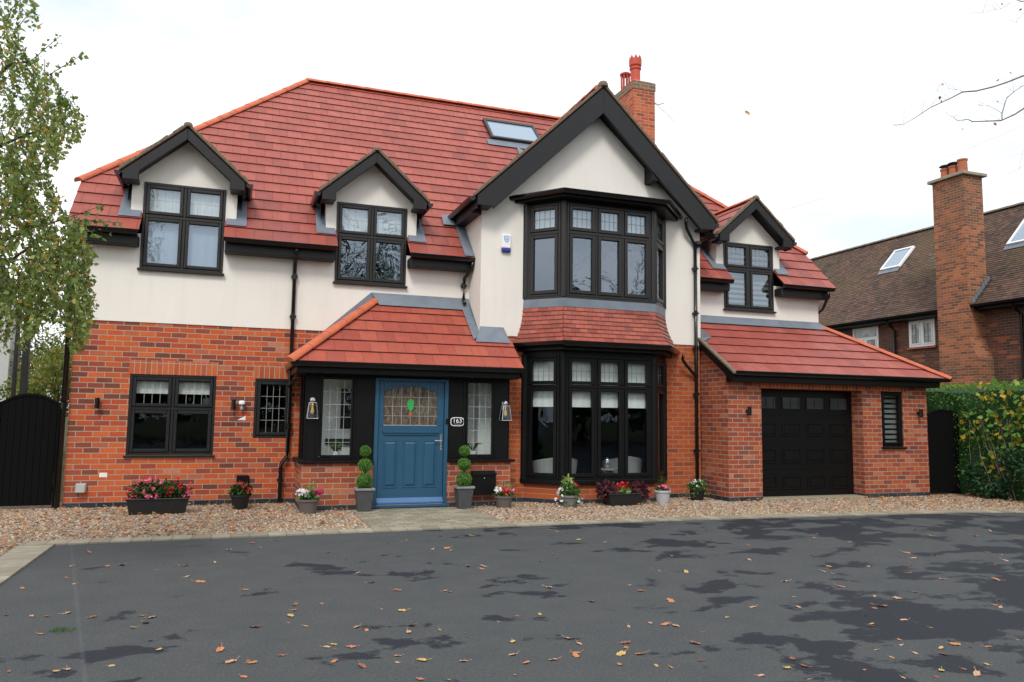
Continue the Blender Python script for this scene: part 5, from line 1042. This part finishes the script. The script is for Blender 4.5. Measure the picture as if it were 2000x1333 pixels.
# bare tree reaching in from the upper right
ot = thing('bare_tree', 'nearly bare tree reaching thin branches in at the upper right', 'tree', (13.6, -6.5, 0)); ox, oy = 13.6, -6.5
b = MB(); b.tube([(0, 0, 0), (0.1, 0, 3), (0, .1, 6), (-.1, 0, 9)], .22, 10, .08); b.build('trunk', M['bark'], ot, smooth=True)
b = MB(); TW = []; lf_ = []
def pxpath(L, Y_=-6.0): return [at(u, v, Y=Y_)-Vector((ox, oy, 0)) for u, v in L]
main_ = [([(2750, 60), (2350, 30), (2150, 90), (2000, 148), (1940, 170), (1880, 180), (1840, 200), (1800, 222), (1765, 243), (1740, 240)], .028, .002), ([(2750, 200), (2350, 120), (2120, 165), (2000, 212), (1955, 236), (1900, 238), (1870, 236), (1850, 224)], .03, .002),
    ([(1957, 236), (1962, 205), (1980, 180), (2010, 160)], .012, .006), ([(1957, 222), (1930, 207), (1910, 205)], .005, .002), ([(1880, 182), (1868, 176), (1830, 178)], .004, .0015), ([(2100, -40), (2020, 5), (1975, -3), (1930, -10)], .014, .003), ([(1975, 5), (1955, 18), (1920, 25)], .005, .002), ([(2080, 330), (2010, 270), (1990, 330), (1960, 345)], .004, .0015), ([(2060, 60), (2000, 25), (1985, 45)], .005, .002)]
for L, r0, r1 in main_:
    r0 *= .7; r1 *= .7
    P_ = pxpath(L); Q = []
    for p, q in zip(P_, P_[1:]): Q += [p, p.lerp(q, .5)+Vector((random.uniform(-.01, .01), random.uniform(-.05, .05), random.uniform(-.015, .015)))]
    Q.append(P_[-1]); b = MB(); b.tube(Q, r0, 6, r1)
    for q in Q[2:]:
        for _ in range(2):
            if random.random() < .75:
                d_ = Vector((random.uniform(-.35, .12), random.uniform(-.3, .3), random.uniform(-.2, .25))); e = q+d_*random.uniform(.4, 1.1); b.tube([q, q.lerp(e, .5)+Vector((0, 0, .03)), e], .0019, 4, .001)
                if random.random() < .3: lf_.append(e)
    b.build('branch', M['twig'], ot)
leafobj('leaf_remnants', [leaves([tuple(p) for p in lf_], .05, .7, .2, .5)], M['dry_orange'], ot)
# trees beyond the left gate
def bush_tree(x, y, h, r, n, mat, label, trunk=.07, kind='tree', grp=None, lsize=.12):
    t_ = thing(kind, label, 'tree', (x, y, -.05), group=grp); b = MB(); b.tube([(0, 0, 0), (.05, 0, h*.4), (0, 0, h*.75)], trunk, 8, trunk*.4); ends = []
    for k in range(9):
        a = k*2.4; z0 = h*random.uniform(.25, .55); e = Vector((math.cos(a)*r*.7, math.sin(a)*r*.7, h*random.uniform(.55, .95))); limb(b, (0, 0, z0), e, trunk*.4, trunk*.12, 5, .2); ends.append(e)
    b.build('trunk', M['bark'], t_, smooth=True); S_ = []
    for e in ends: S_.append(leaves(blob(n//9, (r*.42, r*.42, h*.14), tuple(e), .2), lsize, .7, .3, .2)); 
    for _ in range(6): S_.append(leaves(blob(n//12, (r*.35, r*.35, h*.12), (random.uniform(-r, r)*.6, random.uniform(-r, r)*.6, h*random.uniform(.4, .98)), .2), lsize, .7, .3, .2))
    leafobj('crown', S_, M[mat], t_)
bush_tree(-4.4, 9, 3.0, 1.3, 3200, 'autumn', 'pale yellow green shrub behind the left gate', .04, 'garden_tree', lsize=.1)
bush_tree(-5.4, 14, 4.6, 1.8, 2600, 'autumn', 'thin yellowing tree farther behind the left gate', .05, 'garden_tree', lsize=.1)
bush_tree(-5.2, 20, 5.5, 2.2, 3200, 'dkleaf', 'darker green tree at the back beyond the left gate', .08, 'garden_tree')
# trees across the road, behind the camera: they show only mirrored in the windows
refl = [(-14, -34, 8, 4), (-6, -37, 7, 4.5), (0, -33, 7, 4), (7, -36, 14.5, 3.6), (14, -38, 9, 4.5), (21, -34, 9.5, 4.5), (28.5, -34, 16, 3.2), (-22, -38, 9, 5), (36, -42, 9, 5.5), (10, -30, 5.5, 4), (3, -29, 5, 4), (-8, -30, 5, 4), (17, -30, 6, 4), (25, -31, 6, 4.5)]
for i, (x, y, h, r) in enumerate(refl):
    t_ = thing('roadside_tree', 'dark leafy tree across the road, seen only mirrored in windows', 'tree', (x, y, 0), group='trees across the road')
    b = MB(); b.tube([(0, 0, 0), (0, 0, h*.6)], .25, 8, .1)
    for k in range(8): a = k*.8; limb(b, (0, 0, h*.3), (math.cos(a)*r*.8, math.sin(a)*r*.8, h*.9), .09, .03, 5, .3)
    b.build('trunk', M['bark'], t_); S_ = []
    for _ in range(14): S_.append(leaves(blob(70, (r*.35, r*.35, h*.16), (random.uniform(-r, r)*.75, random.uniform(-r, r)*.5, h*random.uniform(.2, .95)), .2), .6, .8, .3))
    leafobj('crown', S_, M['dkleaf'], t_)
# ------------------------------------------------------------------ neighbouring houses
NB = thing('neighbour_house', 'older brown brick house with mossy tiled roof on the right', 'house', (20, 2, 0)); NO = Vector((20, 2, 0))
def nb(b, name, mat, parent=None, **k):
    b.v = [(x-NO.x, y-NO.y, z-NO.z) for x, y, z in b.v] if (parent is None or parent.get('loc0') or True) else b.v
    return b.build(name, mat, parent or NB, **k)
XN = 20.0
b = MB(); b.poly([(XN, -9, 0), (XN, 14, 0), (XN, 14, 4.95), (XN, -9, 4.95)]); b.poly([(XN, 14, 0), (26, 14, 0), (26, 14, 4.95), (22.9, 14, 8.3), (XN, 14, 4.95)]); b.poly([(XN, -9, 0), (26, -9, 0), (26, -9, 4.95), (22.9, -9, 8.3), (XN, -9, 4.95)]); b.poly([(26, -9, 0), (26, 14, 0), (26, 14, 4.95), (26, -9, 4.95)])
nb(b, 'brick_wall', M['brick_old'], fix=False)
b = MB(); Ln = math.hypot(3.3, 3.5); tile_plane(b, (19.55, 0, 4.82), (0, 1, 0), (3.3, 0, 3.5), [[(-9.3, 0), (14.3, 0), (14.3, Ln), (-9.3, Ln)]], .1, .014); b.poly([(22.85, -9.3, 8.32), (22.85, 14.3, 8.32), (26.2, 14.3, 4.8), (26.2, -9.3, 4.8)]); nr = nb(b, 'roof', M['tiles_n'], fix=False)
b = MB(); cap_run(b, (22.85, -9.3, 8.3), (22.85, 14.3, 8.3), .11); nb(b, 'ridge_tiles', M['moss'], nr)
b = MB(); b.box(19.62, 19.98, -9.2, 14.2, 4.68, 4.78); b.sweep(GUT, [(19.55, -9.2, 4.83), (19.55, 14.2, 4.83)], [(-1, 0), (-1, 0)]); nb(b, 'gutter', M['black'])
b = MB(); CH = (2.14, 3.17); b.box(19.4, 20.15, CH[0], CH[1], 3.9, 8.62); b.box(19.4, 20.15, CH[0]-.22, CH[1], 0, 3.3)
b.add([(19.4, CH[0]-.22, 3.3), (20.15, CH[0]-.22, 3.3), (20.15, CH[0], 3.9), (19.4, CH[0], 3.9), (19.4, CH[1], 3.3), (20.15, CH[1], 3.3), (20.15, CH[1], 3.9), (19.4, CH[1], 3.9)], [(0, 1, 2, 3), (0, 3, 7, 4), (4, 7, 6, 5)])
nc = nb(b, 'chimney', M['brick_oldchim']); b = MB(); b.box(19.3, 20.25, CH[0]-.1, CH[1]+.1, 8.62, 8.71); nb(b, 'chimney_cap', M['stone'], nc, bevel=.01)
b = MB(); b.box(19.37, 20.15, 2.3, 2.9, 8.05, 8.1); b.tube([(19.9, 2.1, 7.7), (19.9, 2.05, 7.76)], .05, 8)
for i, y in enumerate((2.42, 2.72, 3.0)):
    b = MB(); z = 8.71; b.lathe((19.75, y, z), [(.15, 0), (.135, .05), (.125, .3 if i else .42), (.145, .32 if i else .44), (.145, .36 if i else .48), (.11, .36 if i else .48)], 16); nb(b, 'chimney_pot', M['terra2'], nc)
    if i:
        b = MB(); b.lathe((19.75, y, z+.44), [(.17, 0), (.14, .03), (.02, .05)], 14)
        for k in range(3): a = k*2.1; b.tube([(19.75+.1*math.cos(a), y+.1*math.sin(a), z+.34), (19.75+.1*math.cos(a), y+.1*math.sin(a), z+.45)], .01, 5)
        nb(b, 'cowl', M['fascia'], nc)
b = MB()
for k in range(7): b.add([(19.55+k*.1, CH[0]-.01, 4.86+k*.11), (19.66+k*.1, CH[0]-.01, 4.86+k*.11), (19.66+k*.1, CH[0]-.14, 4.99+k*.11), (19.66+k*.1, CH[0]-.01, 5.05+k*.11), (19.55+k*.1, CH[0]-.01, 5.05+k*.11)], [(0, 1, 3, 4), (0, 1, 2)])
nb(b, 'stepped_lead', M['lead'], nc, fix=False)
def nwin(y0, y1, z0, z1, lb, top=False):
    f = MB(); X = XN-.03
    def fb(a, c_, p, q, x=X): f.box(x, x+.07, a, c_, p, q)
    fb(y0, y0+.07, z0, z1); fb(y1-.07, y1, z0, z1); fb(y0+.07, y1-.07, z0, z0+.07); fb(y0+.07, y1-.07, z1-.07, z1); ym_ = (y0+y1)/2; zz = z1-.07
    if top: fb(y0+.07, y1-.07, z1-.4, z1-.34); zz = z1-.4
    fb(ym_-.04, ym_+.04, z0+.07, zz)
    for a, c_ in ((y0+.07, ym_-.04), (ym_+.04, y1-.07)):
        for q in ((a, a+.045, z0+.07, zz), (c_-.045, c_, z0+.07, zz), (a+.045, c_-.045, z0+.07, z0+.115), (a+.045, c_-.045, zz-.045, zz)): fb(*q, X-.015)
    F = nb(f, 'window', M['white'], bevel=.006); F['label'] = lb
    g = MB(); g.poly([(X+.018, y0, z0), (X+.018, y1, z0), (X+.018, y1, z1), (X+.018, y0, z1)]); nb(g, 'pane', M['nglass'], F, fix=False)
    g = MB()
    for a, c_ in ((y0+.07, ym_-.04), (ym_+.04, y1-.07)):
        for k in (1, 2): z = z0+.1+(zz-z0-.15)*k/3; g.box(X+.008, X+.015, a, c_, z-.006, z+.006)
        m_ = (a+c_)/2; g.box(X+.007, X+.0145, m_-.006, m_+.006, z0+.1, zz)
    nb(g, 'leading', M['leadingdark'], F); g = MB(); g.box(X-.05, X+.05, y0-.05, y1+.05, z0-.06, z0); nb(g, 'sill', M['terra2'], F)
t = NT('neighbour_glass'); p_ = t.pos(); M['nglass'] = t.fin(t.mix(t.ramp(t.noise(p_, 3, 4), [(.4, 0.), (.6, 1.)]), (.1, .13, .13), (.36, .4, .4)), .1, None, .8)
nwin(3.8, 4.76, 3.83, 4.66, 'white window close to the neighbouring chimney'); nwin(6.0, 7.12, 3.7, 4.66, 'white window with a top light, farther from the chimney', True)
for yy in (5.28, 1.0):
    b = MB(); b.tube([(19.6, yy, 4.75), (19.7, yy, 4.62), (19.93, yy, 4.45), (19.93, yy, 0)], .045, 8); nb(b, 'downpipe', M['pvc'])
def nsky(y0, y1, v0, v1):
    u_ = Vector((3.3, 0, 3.5)).normalized(); N_ = Vector((-u_.z, 0, u_.x)); P = lambda y, v, h: Vector((19.55, y, 4.82))+u_*v+N_*h
    f = MB()
    for a, c_, p, q in ((y0, y0+.06, v0, v1), (y1-.06, y1, v0, v1), (y0+.06, y1-.06, v0, v0+.06), (y0+.06, y1-.06, v1-.06, v1)):
        f.add([P(a, p, .02), P(c_, p, .02), P(c_, q, .02), P(a, q, .02), P(a, p, .1), P(c_, p, .1), P(c_, q, .1), P(a, q, .1)], [(4, 5, 6, 7), (0, 1, 5, 4), (1, 2, 6, 5), (2, 3, 7, 6), (3, 0, 4, 7)])
    F = nb(f, 'skylight', M['white']); g = MB(); g.poly([P(y0, v0, .07), P(y1, v0, .07), P(y1, v1, .07), P(y0, v1, .07)]); nb(g, 'pane', M['skyglass'], F, fix=False)
    g = MB(); g.poly([P(y0-.02, v0-.18, .03), P(y1+.05, v0-.18, .03), P(y1+.05, v0, .05), P(y0-.02, v0, .05)]); nb(g, 'lead_flashing', M['lead'], F, fix=False)
nsky(6.35, 7.2, 2.72, 3.78); nsky(1.5, 2.35, 2.6, 3.9)
ta = thing('roof_aerial', 'small comb aerial beside the neighbouring chimney', 'aerial', (20.9, 4.3, 6.5)); b = MB(); b.tube([(0, 0, -.1), (0, 0, .45)], .012, 6)
for k in range(5): b.tube([(0, -.02, -.05+k*.11), (-.05, .38, -.08+k*.11)], .008, 5)
b.build('elements', M['grey'], ta)
pm = thing('white_rendered_house', 'pale pebbledashed house wall glimpsed under the birch', 'house', (-8, 12, 0)); b = MB(); b.add([(-5, 0, 0), (1.72, 0, 0), (1.72, 2.6, 0), (-5, 2.6, 0), (-5, 0, 5), (1.72, 0, 5), (1.2, 2.6, 5), (-5, 2.6, 5)], [(0, 1, 5, 4), (1, 2, 6, 5), (2, 3, 7, 6), (3, 0, 4, 7)]); b.build('wall', M['pebble'], pm)
b = MB(); b.prism([(-5.2, -.3, 4.95), (1.8, -.3, 4.95), (.2, 2.6, 7.2), (-5.2, 2.6, 7.2)], (0, 0, .12)); b.build('roof', M['tiles_n'], pm)
for u0, u1, lb, top_ in ((37, 50, 'thick dark post behind the left gate', 640), (21, 28, 'thin dark post behind the left gate', 650)):
    p0 = at(u0, 790, Y=3.5); p1 = at(u1, 790, Y=3.5); pt = at(u0, 560, Y=3.5); o = MB().box(-(p1.x-p0.x)/2, (p1.x-p0.x)/2, -.06, .06, 0, pt.z).build('post', M['fascia'], bevel=.006); o.location = ((p0.x+p1.x)/2, 3.5, 0); tag(o, lb, 'post')
# overhead cable
A = Vector((10.75, -.3, 5.98)); B_ = at(1900, 265, Y=-2.0); C_ = at(2200, 150, Y=-3.2); pts_ = [A.lerp(C_, k/20)-Vector((0, 0, .25*math.sin(math.pi*k/20))) for k in range(21)]
tag(MB().tube(pts_, .004, 5).build('overhead_cable', M['wire']), 'thin overhead cable running from the right dormer to the upper right', 'cable')
# ------------------------------------------------------------------ fallen leaves
def leafmesh(kind, seed):
    rr = random.Random(seed); n_ = 10; pts = []; b = MB()
    for k in range(n_*2):
        a = math.pi*k/n_; rad = (.6+.4*abs(math.cos(a)))*(1 if k % 2 == 0 else rr.uniform(.78, .95))*rr.uniform(.88, 1.08)
        x, y = math.cos(a)*rad*.042, math.sin(a)*rad*.034; pts.append((x, y, .003+abs(y)*rr.uniform(.05, .45)+max(0, abs(x)-.025)*rr.uniform(0, .6)))
    pts.append((0, 0, .004)); N_ = n_*2; b.add(pts, [(k, (k+1) % N_, N_) for k in range(N_)]); b.tube([(.045, 0, .01), (.075, .006, .02)], .0016, 4)
    me_ob = b.build('fallen_leaf', M['dry_'+kind], fix=False); me = me_ob.data; bpy.data.objects.remove(me_ob); return me
LM = {k: [leafmesh(k, i*7+hash(k) % 5 if 0 else i*7+len(k)) for i in range(3)] for k in LEAFC}
seen = [(90,1205),(131,1199),(178,1207),(261,1227),(284,1218),(297,1207),(392,1138),(420,1099),(498,1226),(311,1270),(430,1271),(451,1294),(493,1296),(574,1193),(577,1182),(567,1204),(653,1293),(697,1226),(716,1232),(725,1139),(776,1154),(785,1194),(803,1223),(798,1236),(686,1265),(638,1265),(708,1303),(824,1291),(820,1324+4),(870,1155),(873,1072),(881,1076),(860,1048),(920,1047),(941,1112),(943,1107),(914,1107),(1072,1149),(1155,1176),(1002,1255),(1028,1296),(1080,1290),(1125,1277),(1108,1248),(1222,1257),(1213,1279),(1250,1279),(1270,1218),(1300,1221),(1320,1224),(1358,1258),(1420,1207),(1462,1066),(1471,1187),(1551,1023),(1532,1137),(1548,1288),(1538,1306),(1570,1302),(1560,1187),(1626,1122),(1751,1170),(1788,1158),(1703,1220),(1722,1185),(1660,1060),(1770,1081),(1785,1091),(1842,1279),(1839,1311),(1866,1260),(1908,1318),(1945,1133),(1964,1096),(1985,1054),(1340,1118),(1310,1175),(1463,1094),(1250,1155),(700,1120),(540,1056),(447,1075),(175,1080),(140,1107),(210,1107),(238,1105),(493,1062),(640,1080),(480,1153),(360,1106),(43,1150),(1088,1040),(1073,1036),(1130,1055),(1080,1083),(1380,1036),(1590,1052),(1748,1023),(1910,1035),(1930,1080),(1905,1048)]
spots = [(at(u, v, Z=0).x, at(u, v, Z=0).y, 1.) for u, v in seen]
while len(spots) < 215:
    u = random.uniform(0, 2000); v = random.uniform(1015, 1330); q = at(u, v, Z=0)
    if random.random() > .35+.65*u/2000: continue
    if q.x < -1.8 or q.y > np.interp(q.x, [p[0] for p in KERB], [p[1] for p in KERB])-.05: continue
    spots.append((q.x, q.y, random.uniform(.35, .8)))
kinds = ['orange', 'tan', 'brown', 'yellow', 'orange', 'tan']
for i, (x, y, s_) in enumerate(spots):
    k = kinds[i*7 % 6] if s_ == 1. else random.choice(kinds); o = bpy.data.objects.new('fallen_leaf', random.choice(LM[k])); COL.objects.link(o)
    sc_ = s_*random.uniform(.6, 1.15); o.location = (x, y, .001); o.rotation_euler = (random.uniform(-.2, .2), random.uniform(-.2, .2), random.uniform(0, 6.3)); o.scale = (sc_,)*3
    tag(o, k+' dry autumn leaf lying on the dark tarmac driveway', 'leaf', 'dry autumn leaves on the driveway')
P = []
n = 0
while n < 1900:
    x = random.uniform(-3.8, 14.3); y = random.uniform(-4.2, 0)
    if not in_gravel(x, y): continue
    if random.random() > (1. if x < .9 or x > 11.5 else .4): continue
    P.append((x, y, random.uniform(.02, .035))); n += 1
V, F_ = leaves(P, .07, .8, 0, 0, .5); V2 = V.reshape(-1, 4, 3); c0 = V2.mean(1, keepdims=True); V2 = c0+(V2-c0)*np.array([1, 1, .3]); ob = leafobj('leaf_litter', [(V2.reshape(-1, 3), F_)], leafmat('leaf_litter_colours', [(0, (.26, .09, .035)), (.5, (.5, .18, .05)), (1, (.62, .36, .12))], .1)); tag(ob, 'scattered small orange leaves over the gravel bed', 'leaf litter', kind='stuff')
q = at(1459, 221, Y=-6); o = bpy.data.objects.new('falling_leaf', LM['yellow'][1]); COL.objects.link(o); o.location = q; o.rotation_euler = (1.45, .5, -.3); o.scale = (1.0,)*3; tag(o, 'single pale yellow leaf falling through the air above the roofs', 'leaf')
q = at(120, 1233, Z=0); P = [(random.gauss(0, .07), random.gauss(0, .05), 0) for _ in range(160)]; ob = leafobj('weed_tuft', [leaves(P, .05, .12, .2, -1.6)], M['plant']); ob.location = (q.x, q.y, 0); ob.scale = (.55, .55, .55); tag(ob, 'small green tuft of grass growing through the tarmac', 'weed')
